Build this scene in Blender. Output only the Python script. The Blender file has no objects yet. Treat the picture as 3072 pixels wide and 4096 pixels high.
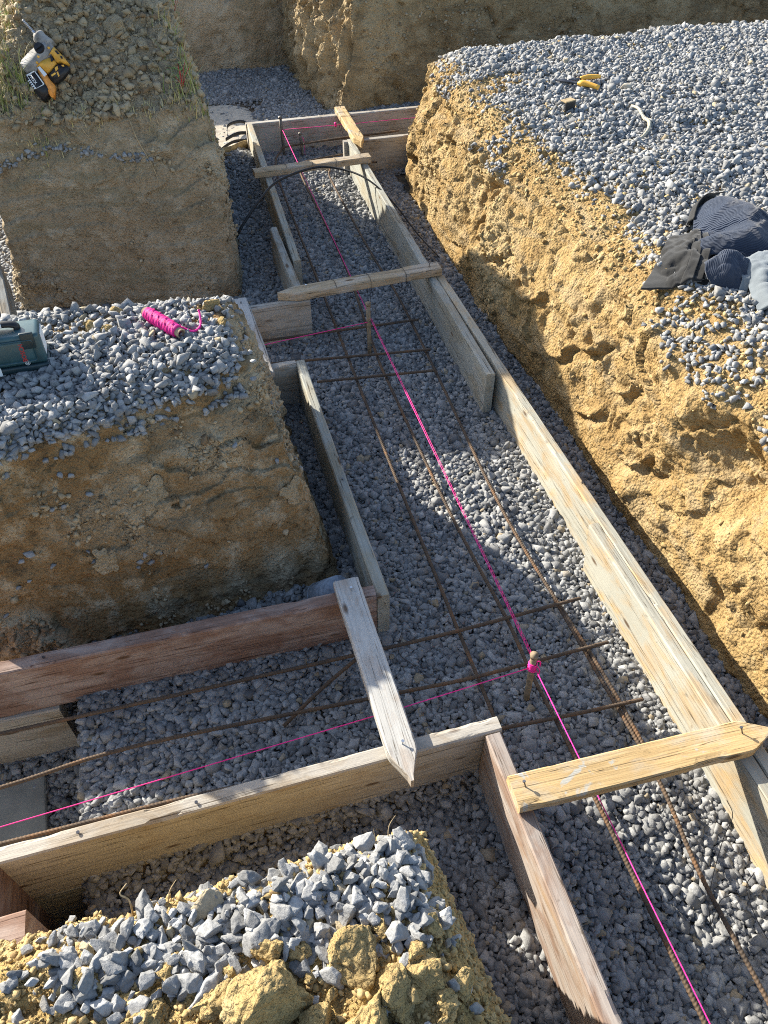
import bpy, bmesh, math, random
import numpy as np
from mathutils import Vector, Matrix, Quaternion
from mathutils.bvhtree import BVHTree

SC = bpy.context.scene
COL = SC.collection
R = math.radians
random.seed(5)
rng = np.random.default_rng(11)

# ------------------------------------------------------------------ noise
def _h(ix, iy, iz, s):
    n = (ix.astype(np.int64) * 73856093) ^ (iy.astype(np.int64) * 19349663) ^ (iz.astype(np.int64) * 83492791) ^ (s * 2654435761)
    n = n & 0xFFFFFFFF
    n = ((n ^ (n >> 15)) * 2246822519) & 0xFFFFFFFF
    n = ((n ^ (n >> 13)) * 3266489917) & 0xFFFFFFFF
    n = n ^ (n >> 16)
    return (n & 0xFFFFFF) / float(0xFFFFFF)

def vnoise(p, s=0):
    p = np.asarray(p, float); i = np.floor(p); f = p - i; f = f * f * (3 - 2 * f); i = i.astype(np.int64)
    r = 0
    for dx in (0, 1):
        wx = f[:, 0] if dx else 1 - f[:, 0]
        for dy in (0, 1):
            wy = f[:, 1] if dy else 1 - f[:, 1]
            for dz in (0, 1):
                wz = f[:, 2] if dz else 1 - f[:, 2]
                r = r + wx * wy * wz * _h(i[:, 0] + dx, i[:, 1] + dy, i[:, 2] + dz, s)
    return r * 2 - 1

def fbm(p, freq, octv=3, s=0, gain=.5):
    p = np.asarray(p, float) * freq; a = 1.; t = 0.; r = 0
    for k in range(octv):
        r = r + a * vnoise(p + 17.3 * k, s + k); t += a; a *= gain; p = p * 2.03
    return r / t

def worley(p, freq, s=0):
    p = np.asarray(p, float) * freq; i = np.floor(p).astype(np.int64)
    best = np.full(len(p), 9.)
    for dx in (-1, 0, 1):
        for dy in (-1, 0, 1):
            for dz in (-1, 0, 1):
                a, b, c = i[:, 0] + dx, i[:, 1] + dy, i[:, 2] + dz
                q = np.stack([a + _h(a, b, c, s), b + _h(a, b, c, s + 7), c + _h(a, b, c, s + 13)], 1)
                best = np.minimum(best, ((q - p) ** 2).sum(1))
    return np.sqrt(best)

def sstep(x, a, b):
    t = np.clip((x - a) / (b - a), 0, 1); return t * t * (3 - 2 * t)

# ------------------------------------------------------------------ object helpers
def tag(o, label=None, cat=None, group=None, kind=None):
    if label: o['label'] = label
    if cat: o['category'] = cat
    if group: o['group'] = group
    if kind: o['kind'] = kind
    return o

def link(name, me, mat=None, parent=None, smooth=False):
    o = bpy.data.objects.new(name, me); COL.objects.link(o)
    if mat: me.materials.append(mat)
    if parent: o.parent = parent
    if smooth: me.polygons.foreach_set('use_smooth', np.ones(len(me.polygons), bool))
    return o

def mesh_np(V, F, n=3):
    """mesh from vertex array and an (m,n) face array"""
    me = bpy.data.meshes.new('m'); V = np.asarray(V, np.float32); F = np.asarray(F, np.int32)
    me.vertices.add(len(V)); me.vertices.foreach_set('co', V.ravel())
    me.loops.add(F.size); me.loops.foreach_set('vertex_index', F.ravel())
    me.polygons.add(len(F)); me.polygons.foreach_set('loop_start', np.arange(0, F.size, n, dtype=np.int32))
    me.update(calc_edges=True); me.validate(); return me

def attr(me, name, vals):
    a = me.attributes.new(name, 'FLOAT', 'POINT'); a.data.foreach_set('value', np.asarray(vals, np.float32))

def empty(name, loc=(0, 0, 0), rz=0):
    o = bpy.data.objects.new(name, None); o.location = loc; o.rotation_euler = (0, 0, rz); o.empty_display_size = .05
    COL.objects.link(o); return o

def from_bm(bm, name, mat, parent=None, smooth=False):
    me = bpy.data.meshes.new('m'); bmesh.ops.recalc_face_normals(bm, faces=bm.faces); bm.to_mesh(me); bm.free()
    return link(name, me, mat, parent, smooth)

def tube(pts, rad, seg=8, ribs=0, closed_ends=True, sub=0):
    """sweep a circle along points; rad scalar or list; ribs = spacing of deformed rings"""
    P = np.asarray(pts, float)
    if sub:   # catmull-rom resample
        Q = []
        E = np.vstack([2 * P[0] - P[1], P, 2 * P[-1] - P[-2]])
        for k in range(1, len(E) - 2):
            for t in np.arange(0, 1, 1. / sub):
                a, b, c, d = E[k - 1], E[k], E[k + 1], E[k + 2]
                Q.append(.5 * ((2 * b) + (c - a) * t + (2 * a - 5 * b + 4 * c - d) * t * t + (3 * b - a - 3 * c + d) * t ** 3))
        Q.append(P[-1]); P = np.array(Q)
    if ribs:
        L = np.r_[0, np.cumsum(np.linalg.norm(np.diff(P, axis=0), axis=1))]
        s = np.arange(0, L[-1], ribs / 4.)
        P = np.stack([np.interp(s, L, P[:, k]) for k in range(3)], 1)
    n = len(P)
    T = np.gradient(P, axis=0); T /= np.linalg.norm(T, axis=1)[:, None] + 1e-12
    ref = np.array([0, 0, 1.]) if abs(T[0, 2]) < .9 else np.array([1., 0, 0])
    U = np.cross(T, ref); U /= np.linalg.norm(U, axis=1)[:, None] + 1e-9
    W = np.cross(U, T)
    rr = np.interp(np.linspace(0, 1, n), np.linspace(0, 1, len(rad)), rad) if hasattr(rad, '__len__') else np.full(n, rad)
    if ribs: rr = rr * (1 + .17 * np.array([-.5, .3, 1, .3])[np.arange(n) % 4])
    an = np.linspace(0, 2 * np.pi, seg, endpoint=False)
    ph = (np.arange(n) % 4 * .0)[:, None] + an[None]
    V = P[:, None] + rr[:, None, None] * (np.cos(ph)[..., None] * U[:, None] + np.sin(ph)[..., None] * W[:, None])
    if ribs:  # slant the ribs a little
        V = V + (T[:, None] * (np.sin(2 * ph)[..., None] * ribs * .3))
    V = V.reshape(-1, 3)
    i = np.arange(n - 1)[:, None] * seg; j = np.arange(seg)[None]; j2 = (j + 1) % seg
    F = np.stack([i + j, i + j2, i + seg + j2, i + seg + j], -1).reshape(-1, 4)
    cap = []
    if closed_ends:
        for k in range(1, seg // 2):
            cap.append([0, k, k + 1, seg - 1 - k + 1 if k > 1 else seg - 1])
        V = np.vstack([V, P[0], P[-1]]); a, b = len(V) - 2, len(V) - 1
        cap = [[a, (k + 1) % seg, k, k] for k in range(seg)] + [[b, (n - 1) * seg + k, (n - 1) * seg + (k + 1) % seg, (n - 1) * seg + (k + 1) % seg] for k in range(seg)]
    me = bpy.data.meshes.new('t')
    faces = F.tolist() + [c[:3] for c in cap]
    me.from_pydata(V.tolist(), [], faces); me.update()
    return me

# ------------------------------------------------------------------ materials
class NB:
    def __init__(s, name, rough=.85, spec=.3):
        s.m = bpy.data.materials.new(name); s.m.use_nodes = True; s.nt = s.m.node_tree
        s.b = s.nt.nodes['Principled BSDF']; s.b.inputs['Roughness'].default_value = rough
        s.b.inputs['Specular IOR Level'].default_value = spec
    def n(s, t, **kw):
        nd = s.nt.nodes.new(t)
        for k, v in kw.items():
            if k in nd.inputs: nd.inputs[k].default_value = v
            else: setattr(nd, k, v)
        return nd
    def l(s, a, b): s.nt.links.new(a, b)
    def coord(s, scale=(1, 1, 1), rand=False):
        tc = s.n('ShaderNodeTexCoord'); mp = s.n('ShaderNodeMapping', Scale=scale)
        if rand:
            oi = s.n('ShaderNodeObjectInfo'); mu = s.n('ShaderNodeVectorMath', operation='ADD'); sc = s.n('ShaderNodeMath', operation='MULTIPLY'); sc.inputs[1].default_value = 37.
            s.l(oi.outputs['Random'], sc.inputs[0]); s.l(tc.outputs['Object'], mu.inputs[0]); s.l(sc.outputs[0], mu.inputs[1]); s.l(mu.outputs[0], mp.inputs['Vector'])
        else: s.l(tc.outputs['Object'], mp.inputs['Vector'])
        return mp.outputs[0]
    def noise(s, vec, scale, detail=4, rough=.55, dist=0.):
        nd = s.n('ShaderNodeTexNoise', Scale=scale, Detail=detail, Roughness=rough, Distortion=dist); s.l(vec, nd.inputs['Vector']); return nd.outputs['Fac']
    def ramp(s, fac, stops, interp='LINEAR'):
        nd = s.n('ShaderNodeValToRGB'); e = nd.color_ramp.elements; nd.color_ramp.interpolation = interp
        while len(e) < len(stops): e.new(.5)
        for k, (p, c) in enumerate(stops):
            e[k].position = p; e[k].color = (c if hasattr(c, '__len__') else (c, c, c)) + ((1,) if not hasattr(c, '__len__') or len(c) == 3 else ()) if hasattr(c, '__len__') else (c, c, c, 1)
        s.l(fac, nd.inputs['Fac']); return nd.outputs['Color']
    def mix(s, fac, a, b, mode='MIX'):
        nd = s.n('ShaderNodeMix', data_type='RGBA', blend_type=mode)
        for v, k in ((fac, 0), (a, 6), (b, 7)):
            if hasattr(v, 'is_output') or isinstance(v, bpy.types.NodeSocket): s.l(v, nd.inputs[k])
            elif k == 0: nd.inputs[0].default_value = v
            else: nd.inputs[k].default_value = tuple(v) + (1,)
        return nd.outputs[2]
    def bump(s, h, strength=.5, dist=.01, prev=None):
        nd = s.n('ShaderNodeBump', Strength=strength, Distance=dist); s.l(h, nd.inputs['Height'])
        if prev is not None: s.l(prev, nd.inputs['Normal'])
        return nd.outputs[0]
    def out(s, col=None, nrm=None, rough=None):
        if col is not None:
            if isinstance(col, (tuple, list)): s.b.inputs['Base Color'].default_value = tuple(col) + (1,)
            else: s.l(col, s.b.inputs['Base Color'])
        if nrm is not None: s.l(nrm, s.b.inputs['Normal'])
        if rough is not None: s.l(rough, s.b.inputs['Roughness'])
        return s.m

def flat(name, c, rough=.6, spec=.4, metal=0., var=.15, sc=60.):
    b = NB(name, rough, spec); b.b.inputs['Metallic'].default_value = metal
    v = b.coord(rand=True); f = b.noise(v, sc, 3)
    lo = tuple(x * (1 - var) for x in c); hi = tuple(min(1, x * (1 + var)) for x in c)
    return b.out(b.ramp(f, [(.3, lo), (.7, hi)]), b.bump(f, .15, .002))

def earth_mat(name, c1, c2, c3, dark, grey=None, strata=0.):
    b = NB(name, .95, .1); v = b.coord()
    n1 = b.noise(v, 2.3, 5, .6, .6); n2 = b.noise(v, 9., 6, .65); n3 = b.noise(v, 45., 5, .7); n4 = b.noise(v, 160., 4, .7)
    col = b.mix(b.ramp(n1, [(.38, 0.), (.62, 1.)]), c1, c2)
    col = b.mix(b.ramp(n2, [(.5, 0.), (.68, 1.)]), col, c3)
    col = b.mix(b.ramp(n2, [(.3, .85), (.43, 0.)]), col, dark)
    col = b.mix(b.ramp(n3, [(.28, .6), (.42, 0.)]), col, dark)
    if grey: # smeared damp clay patches
        vs = b.coord((1.0, 1.0, 4.5)); g = b.noise(vs, 2.6, 5, .6, .8)
        col = b.mix(b.ramp(g, [(.52, 0.), (.6, .85)]), col, grey)
    a = b.n('ShaderNodeAttribute', attribute_name='crumb')
    col = b.mix(a.outputs['Fac'], col, c3)
    vo = b.n('ShaderNodeTexVoronoi', Scale=75.); b.l(v, vo.inputs['Vector']); vo2 = b.n('ShaderNodeTexVoronoi', Scale=190.); b.l(v, vo2.inputs['Vector'])
    nr = b.bump(n2, .5, .03); nr = b.bump(n3, .8, .018, nr); nr = b.bump(vo.outputs['Distance'], .7, -.014, nr); nr = b.bump(vo2.outputs['Distance'], .4, -.004, nr); nr = b.bump(n4, .6, .004, nr)
    return b.out(col, nr)

def stone_mat(name, lo, hi, tan, tan_amt=.06):
    b = NB(name, .85, .25); v = b.coord()
    t = b.n('ShaderNodeAttribute', attribute_name='tone'); h = b.n('ShaderNodeAttribute', attribute_name='hue')
    col = b.ramp(t.outputs['Fac'], [(0., lo), (1., hi)])
    col = b.mix(b.ramp(h.outputs['Fac'], [(1 - tan_amt, 0.), (1 - tan_amt * .6, .8)]), col, tan)
    n = b.noise(v, 130., 4, .6); n2 = b.noise(v, 500., 3, .6)
    col = b.mix(.55, col, b.ramp(n, [(.3, .55), (.7, 1.2)]), 'MULTIPLY')
    return b.out(col, b.bump(n2, .35, .002, b.bump(n, .5, .004)))

def wood_mat(name, ca, cb, stain=(.5, .5, .47), amt=.5, knots=True, dark=(.05, .035, .02), fresh=None, splat=False, grain=.3):
    b = NB(name, .8, .2)
    v = b.coord((1, 1, 1), True)
    vg = b.coord((1.3, 26, 26), True)
    g = b.noise(vg, 3.2, 5, .65, .9)
    g2 = b.noise(b.coord((4, 130, 130), True), 2., 3, .6)
    col = b.mix(b.ramp(g, [(.33, 0.), (.67, 1.)]), ca, cb)
    if fresh: col = b.mix(b.ramp(b.noise(b.coord((1.2, 5, 5), True), 1.7, 4, .6, .4), [(.47, 0.), (.62, .85)]), col, fresh)
    col = b.mix(b.ramp(g2, [(.3, .45), (.46, 0.)]), col, dark)
    s1 = b.noise(b.coord((1, 2.2, 2.2), True), 4.6, 6, .65, .5)
    col = b.mix(b.ramp(s1, [(.62 - amt * .35, 0.), (.74 - amt * .28, min(.95, .35 + amt))]), col, stain)
    s2 = b.noise(v, 26., 4, .6); col = b.mix(b.ramp(s2, [(.66, 0.), (.75, .5)]), col, dark)
    s3 = b.noise(b.coord((1, 1, 1), True), 2.2, 3, .5); col = b.mix(.6, col, b.ramp(s3, [(.3, .72), (.7, 1.15)]), 'MULTIPLY')
    if splat:
        s4 = b.noise(v, 8.5, 5, .6, .6); col = b.mix(b.ramp(s4, [(.6, 0.), (.64, .9)]), col, (.42, .42, .38))
    if knots:
        vo = b.n('ShaderNodeTexVoronoi', Scale=1.); b.l(b.coord((3.2, 9, 9), True), vo.inputs['Vector'])
        col = b.mix(b.ramp(vo.outputs['Distance'], [(.05, .85), (.11, 0.)]), col, (.09, .045, .018))
    col = b.mix(grain, col, b.ramp(b.noise(b.coord((.6, 60, 60), True), 1.6, 4, .6, .4), [(.3, .62), (.7, 1.18)]), 'MULTIPLY')
    ck = b.noise(b.coord((.55, 34, 34), True), 1.3, 3, .55, .3); col = b.mix(b.ramp(ck, [(.488, 0.), (.497, .85), (.503, .85), (.512, 0.)]), col, dark)
    sp = b.noise(v, 70., 5, .7); col = b.mix(b.ramp(sp, [(.62, 0.), (.7, .5)]), col, tuple(x * .55 for x in stain))
    nr = b.bump(g, .35, .004); nr = b.bump(g2, .25, .002, nr); nr = b.bump(s2, .2, .002, nr)
    return b.out(col, nr)

M = {}
M['earth_lit'] = earth_mat('bank_soil', (.40, .275, .122), (.34, .222, .092), (.48, .36, .19), (.14, .088, .04), (.37, .275, .15))
M['earth_mid'] = earth_mat('brown_soil', (.26, .16, .072), (.33, .22, .11), (.52, .43, .29), (.12, .078, .042), (.215, .17, .105))
M['earth_far'] = earth_mat('glare_lifted_soil', (.34, .265, .17), (.39, .295, .185), (.52, .43, .30), (.18, .135, .085), (.30, .245, .155))  # soil tones raised to imitate the bright glare veil over the far left
M['earth_wall'] = earth_mat('wall_soil', (.31, .225, .12), (.37, .265, .14), (.48, .37, .215), (.11, .075, .04), (.25, .19, .11))
M['earth_near'] = earth_mat('yellow_soil', (.40, .275, .11), (.45, .325, .14), (.52, .39, .19), (.17, .11, .05))
M['clod'] = earth_mat('clod_soil', (.42, .31, .145), (.36, .26, .115), (.50, .39, .21), (.2, .14, .07))
M['clod_grey'] = earth_mat('grey_clod_soil', (.36, .295, .19), (.42, .335, .21), (.5, .41, .28), (.18, .13, .08))
M['floor'] = earth_mat('floor_soil', (.12, .095, .07), (.15, .115, .08), (.2, .165, .11), (.06, .05, .04))
M['stone'] = stone_mat('grey_crushed_stone', (.12, .122, .125), (.385, .387, .38), (.34, .27, .17), .035)
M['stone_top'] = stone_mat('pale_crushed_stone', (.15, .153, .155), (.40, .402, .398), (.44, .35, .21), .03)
M['crumb'] = stone_mat('soil_crumb', (.27, .20, .115), (.50, .41, .27), (.2, .13, .07), .1)
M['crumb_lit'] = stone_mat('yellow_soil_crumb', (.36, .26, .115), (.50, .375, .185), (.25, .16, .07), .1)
M['w_grey'] = wood_mat('weathered_wood', (.36, .31, .235), (.27, .225, .165), (.40, .40, .36), .55)
M['w_cem'] = wood_mat('cement_stained_wood', (.47, .375, .245), (.38, .29, .18), (.40, .395, .335), .72, fresh=(.55, .38, .19))
M['w_film'] = wood_mat('cement_film_wood', (.40, .36, .27), (.30, .27, .20), (.36, .365, .325), .72)
M['w_red'] = wood_mat('reddish_wood', (.30, .195, .15), (.22, .135, .10), (.40, .32, .28), .5, dark=(.06, .03, .02))
M['w_redlit'] = wood_mat('ruddy_wood', (.33, .23, .175), (.25, .165, .12), (.40, .35, .31), .6, fresh=(.43, .31, .2))
M['w_tan'] = wood_mat('tan_wood', (.38, .315, .235), (.30, .245, .18), (.43, .40, .35), .8, grain=.2)
M['w_pine'] = wood_mat('pine_wood', (.60, .43, .22), (.50, .34, .155), (.50, .44, .34), .35, splat=True)
M['w_stake'] = wood_mat('stake_wood', (.50, .39, .25), (.42, .31, .19), (.47, .42, .35), .45)
M['w_white'] = wood_mat('limed_wood', (.42, .345, .285), (.32, .265, .21), (.46, .455, .43), .8)
M['rebar'] = None
b = NB('rusty_steel', .75, .3); b.b.inputs['Metallic'].default_value = .25
v = b.coord(rand=True); n = b.noise(v, 9., 5, .7); n2 = b.noise(v, 140., 3)
M['rebar'] = b.out(b.mix(.4, b.ramp(n, [(.35, (.07, .055, .043)), (.55, (.125, .085, .055)), (.74, (.23, .11, .045))]), b.ramp(n2, [(.3, .5), (.7, 1.3)]), 'MULTIPLY'), b.bump(n2, .4, .002))
M['pin'] = flat('dull_steel', (.17, .15, .125), .5, .4, .5, .3)
M['pinwood'] = flat('muddy_steel', (.26, .2, .13), .8, .2, 0, .3)
M['nail'] = flat('nail_steel', (.12, .12, .13), .35, .5, .8, .2)
M['nailb'] = flat('bright_nail_steel', (.55, .56, .58), .3, .5, .8, .1)
M['wire'] = flat('tie_wire', (.05, .045, .04), .5, .4, .3, .2)
b = NB('pink_cord', .6, .3); v = b.coord(); M['pink'] = b.out(b.ramp(b.noise(v, 300., 2), [(.3, (.82, .015, .24)), (.7, (.98, .05, .36))]))
b = NB('pink_thread', .6, .3); v = b.coord((1, 1, 1)); w = b.n('ShaderNodeTexWave', Scale=95., Distortion=3., Detail=2.); b.l(v, w.inputs['Vector'])
M['thread'] = b.out(b.ramp(w.outputs['Fac'], [(.1, (.62, .006, .19)), (.8, (.9, .04, .34))]), b.bump(w.outputs['Fac'], .6, .003))
M['card'] = flat('cardboard', (.38, .28, .18), .85, .2)
M['case'] = flat('teal_plastic', (.035, .085, .097), .38, .5, 0, .25, 14.)
M['case_dk'] = flat('dark_teal_plastic', (.012, .03, .036), .4, .5)
M['black'] = flat('black_plastic', (.016, .016, .018), .45, .4, 0, .3)
M['dusty'] = flat('dusty_black_plastic', (.26, .25, .235), .7, .3, 0, .5, 22.)
M['yellow'] = flat('yellow_plastic', (.80, .42, .06), .45, .4, 0, .22, 16.)
M['orange'] = flat('orange_plastic', (.80, .32, .06), .5, .4, 0, .25)
M['steelb'] = flat('bright_steel', (.45, .45, .47), .35, .5, .8)
M['white'] = flat('white_label', (.75, .76, .75), .6, .3, 0, .06)
M['redtext'] = flat('red_ink', (.42, .03, .03), .6)
M['whitetext'] = flat('white_ink', (.72, .74, .74), .6, var=.05)
M['hose'] = flat('black_hose', (.02, .02, .02), .5, .4)
M['pail'] = flat('dirty_blue_plastic', (.24, .28, .33), .7, .3, 0, .3)
M['concrete'] = flat('grey_concrete', (.25, .245, .215), .9, .2, 0, .18, 9.)
M['sand'] = flat('pale_sand', (.46, .41, .33), .95, .1, 0, .18, 30.)
M['rope'] = flat('straw_rope', (.44, .40, .31), .9, .1, 0, .3, 90.)
M['root'] = flat('pale_root', (.42, .32, .19), .9, .1, 0, .35)
M['rustband'] = flat('ochre_band', (.36, .26, .12), .6, .4, 0, .5, 25.)
b = NB('dry_grass', .8, .2); a = b.n('ShaderNodeAttribute', attribute_name='hue')
M['grass'] = b.out(b.ramp(a.outputs['Fac'], [(0., (.16, .22, .05)), (.35, (.30, .34, .10)), (.6, (.50, .42, .2)), (1., (.55, .46, .26))]))
M['weed'] = flat('red_stem', (.42, .035, .05), .7, .2)
M['leaf'] = flat('green_leaf', (.16, .27, .05), .6, .3)
def cloth_mat(name, c, rib=0., c2=None):
    b = NB(name, .95, .15); v = b.coord((1, 1, 1)); n = b.noise(v, 160., 3); big = b.noise(v, 6., 3)
    col = b.ramp(big, [(.3, tuple(x * .8 for x in c)), (.7, tuple(x * 1.2 for x in c))]); nr = b.bump(n, .4, .002)
    if rib:
        u = b.n('ShaderNodeAttribute', attribute_name='rib'); sn = b.n('ShaderNodeMath', operation='SINE'); b.l(u.outputs['Fac'], sn.inputs[0])
        nr = b.bump(sn.outputs[0], .55, .004, nr)
        col = b.mix(b.ramp(sn.outputs[0], [(0., .35), (.6, 0.)]), col, tuple(x * .6 for x in c))
    b.b.inputs['Sheen Weight'].default_value = .25
    return b.out(col, nr)
M['navy'] = cloth_mat('navy_ribbed_knit', (.036, .049, .08), 1)
M['blackcloth'] = cloth_mat('black_canvas', (.022, .022, .022))
M['fleece'] = cloth_mat('pale_fleece', (.17, .195, .215))

# ------------------------------------------------------------------ earth blocks
def poly_levels(levels):
    bm = bmesh.new(); rings = []
    for L in levels: rings.append([bm.verts.new(p) for p in L])
    n = len(levels[0])
    for a, c in zip(rings[:-1], rings[1:]):
        for i in range(n): bm.faces.new((a[i], a[(i + 1) % n], c[(i + 1) % n], c[i]))
    bm.faces.new(rings[0][::-1]); bm.faces.new(rings[-1])
    bmesh.ops.triangulate(bm, faces=[f for f in bm.faces if len(f.verts) > 4])
    bmesh.ops.recalc_face_normals(bm, faces=bm.faces)
    me = bpy.data.meshes.new('blk'); bm.to_mesh(me); bm.free(); return me

def normals(V, F):
    n = np.zeros_like(V)
    a, b_, c, d = V[F[:, 0]], V[F[:, 1]], V[F[:, 2]], V[F[:, 3]]
    fn = np.cross(c - a, d - b_)
    for k in range(4): np.add.at(n, F[:, k], fn)
    return n / (np.linalg.norm(n, axis=1)[:, None] + 1e-12)

def earth(name, levels, vox, disp, mat, keep=None, relax=2):
    me = poly_levels(levels); o = bpy.data.objects.new('tmp', me); COL.objects.link(o)
    md = o.modifiers.new('r', 'REMESH'); md.mode = 'VOXEL'; md.voxel_size = vox
    dg = bpy.context.evaluated_depsgraph_get(); ev = o.evaluated_get(dg); m2 = ev.to_mesh()
    V = np.empty(len(m2.vertices) * 3, np.float32); m2.vertices.foreach_get('co', V); V = V.reshape(-1, 3).astype(float)
    nl = np.empty(len(m2.polygons), np.int32); m2.polygons.foreach_get('loop_total', nl)
    li = np.empty(len(m2.loops), np.int32); m2.loops.foreach_get('vertex_index', li)
    if (nl == 4).all(): F = li.reshape(-1, 4)
    else:
        st = np.r_[0, np.cumsum(nl)[:-1]]; F = np.stack([li[st], li[st + 1], li[st + 2], np.where(nl == 4, li[np.minimum(st + 3, len(li) - 1)], li[st + 2])], 1)
    ev.to_mesh_clear(); bpy.data.objects.remove(o)
    for _ in range(relax):   # laplacian relax
        S = np.zeros_like(V); C = np.zeros(len(V))
        for k in range(4):
            np.add.at(S, F[:, k], V[F[:, (k + 1) % 4]]); np.add.at(C, F[:, k], 1)
        V = .5 * V + .5 * S / np.maximum(C, 1)[:, None]
    if keep is not None:
        fk = keep(V)[F].all(1); F = F[fk]; used = np.unique(F); mp = np.full(len(V), -1); mp[used] = np.arange(len(used)); V = V[used]; F = mp[F]
    N = normals(V, F)
    d, cr = disp(V, N)
    V = V + N * d[:, None] if d.ndim == 1 else V + d
    bad = F[:, 2] == F[:, 3]
    if bad.any(): F = F[~bad]
    mo = mesh_np(V, F, 4); attr(mo, 'crumb', np.clip(cr, 0, 1))
    ob = link(name, mo, mat, None, True)
    N2 = normals(V, F)
    bv = BVHTree.FromPolygons(V.tolist(), F.tolist())
    return ob, V, F, N2, bv

def rough_disp(seed, big=.03, mid=.014, fine=.005, clod=.018, crumb=.007, hole=.03, vert=0., topcalm=.5, smear=0., ledge=0., diag=0., calm=0.):
    def f(V, N):
        up = sstep(N[:, 2], .5, .85)
        d = big * fbm(V, 2.6, 3, seed) + mid * fbm(V, 9., 3, seed + 20) + fine * fbm(V, 40., 3, seed + 40)
        m = sstep(fbm(V, 2.4, 3, seed + 60), .02, .3); m2 = sstep(fbm(V, 3.7, 3, seed + 70), .0, .25)
        if vert:
            q = V * np.array([9., 9., 1.1]); q[:, :2] += .8 * fbm(V, 4., 2, seed + 5)[:, None]
            r = 1 - np.abs(vnoise(q, seed + 80)); r2 = 1 - np.abs(vnoise(q * 2.3, seed + 81)); d = d + vert * (r ** 2 - .5) + vert * .4 * (r2 ** 2 - .5)
        d = d + m * clod * (.62 - worley(V, 13., seed + 1)) * 1.6 + np.maximum(m, .35 * m2) * crumb * (.6 - worley(V, 42., seed + 2)) * 1.8
        if hole: q = V * np.array([7., 3.2, 6.]) + 1.3 * np.stack([fbm(V, 5., 2, seed + 91), fbm(V, 5., 2, seed + 92), fbm(V, 5., 2, seed + 93)], 1); d = d - hole * sstep(fbm(q, 1., 4, seed + 90), .22, .5)
        if calm:   # smooth cut patches
            cm = sstep(fbm(V, 1.9, 3, seed + 110), -.05, .2); d = d * (1 - calm * cm); m = m * (1 - calm * cm)
        if ledge:  # flakes broken off along sharp edges
            e_ = fbm(V * np.array([1, 1, 1.3]), 2.3, 4, seed + 120, .55) * 2.8 + .5; fr = e_ - np.floor(e_); d = d + ledge * (fr - .5) * (.4 + .6 * sstep(fbm(V, 1.4, 2, seed + 121), -.2, .25))
            e_ = fbm(V, 6., 4, seed + 125, .6) * 1.6; fr = e_ - np.floor(e_); d = d + ledge * .25 * (fr - .5)
        if diag:
            t_ = V[:, 1] * .55 + V[:, 2] * .83; n_ = V[:, 1] * .83 - V[:, 2] * .55; wq = .5 * fbm(V, 3., 2, seed + 130)
            q = np.stack([V[:, 0] * 2, t_ * 2.2 + wq, n_ * 9 + wq * 2], 1); d = d + diag * ((1 - np.abs(vnoise(q, seed + 131))) ** 2 - .45) + diag * .5 * ((1 - np.abs(vnoise(q * 2.4, seed + 132))) ** 2 - .45)
        if smear:  # bucket-scraped smooth bands stepping down the face
            s = sstep(fbm(V, 1.7, 2, seed + 95), .0, .25); q = V[:, 2] * 9 + 2.2 * fbm(V, 1.5, 2, seed + 96) + V[:, 1] * .8
            saw = q - np.floor(q); d = d * (1 - .6 * s) + smear * s * (saw - .5)
        d = d * (1 - (1 - topcalm) * up)
        return d, np.maximum(m * .85, 0) * (1 - up)
    return f

def box_levels(*L): return L

# right bank: flat gravel top, sunlit yellow face towards the trench
lv = [[(1.66, -1.6, -.25), (1.67, .9, -.25), (1.68, 2.0, -.25), (1.68, 3.4, -.25), (1.69, 4.6, -.25), (1.80, 5.6, -.25), (1.93, 6.0, -.25), (5.6, 5.95, -.25), (5.6, -1.6, -.25)],
      [(1.68, -1.6, .12), (1.69, .9, .12), (1.69, 2.0, .12), (1.69, 3.4, .12), (1.70, 4.6, .12), (1.78, 5.6, .12), (1.93, 5.98, .12), (5.6, 5.93, .12), (5.6, -1.6, .12)],
      [(1.74, -1.6, .45), (1.75, .9, .45), (1.76, 2.0, .45), (1.77, 3.4, .45), (1.73, 4.6, .45), (1.83, 5.55, .45), (1.97, 5.92, .45), (5.6, 5.9, .45), (5.6, -1.6, .45)],
      [(1.84, -1.6, .72), (1.85, .9, .72), (1.84, 2.0, .72), (1.88, 3.4, .72), (1.82, 4.6, .71), (1.95, 5.5, .72), (2.06, 5.87, .74), (5.6, 5.85, .75), (5.6, -1.6, .72)],
      [(1.99, -1.6, .83), (2.0, .9, .83), (2.0, 2.0, .82), (2.1, 3.4, .82), (2.0, 4.6, .82), (2.06, 5.4, .83), (2.2, 5.74, .84), (5.6, 5.74, .84), (5.6, -1.6, .83)],
      [(2.4, -1.5, .86), (2.4, .9, .86), (2.4, 2.0, .86), (2.5, 3.4, .86), (2.4, 4.6, .86), (2.4, 5.2, .86), (2.5, 5.5, .86), (5.4, 5.5, .87), (5.4, -1.5, .86)]]
fD0 = rough_disp(100, .09, .024, .013, .016, .014, .06, 0, .4, 0, .045, .022, .5)
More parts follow.
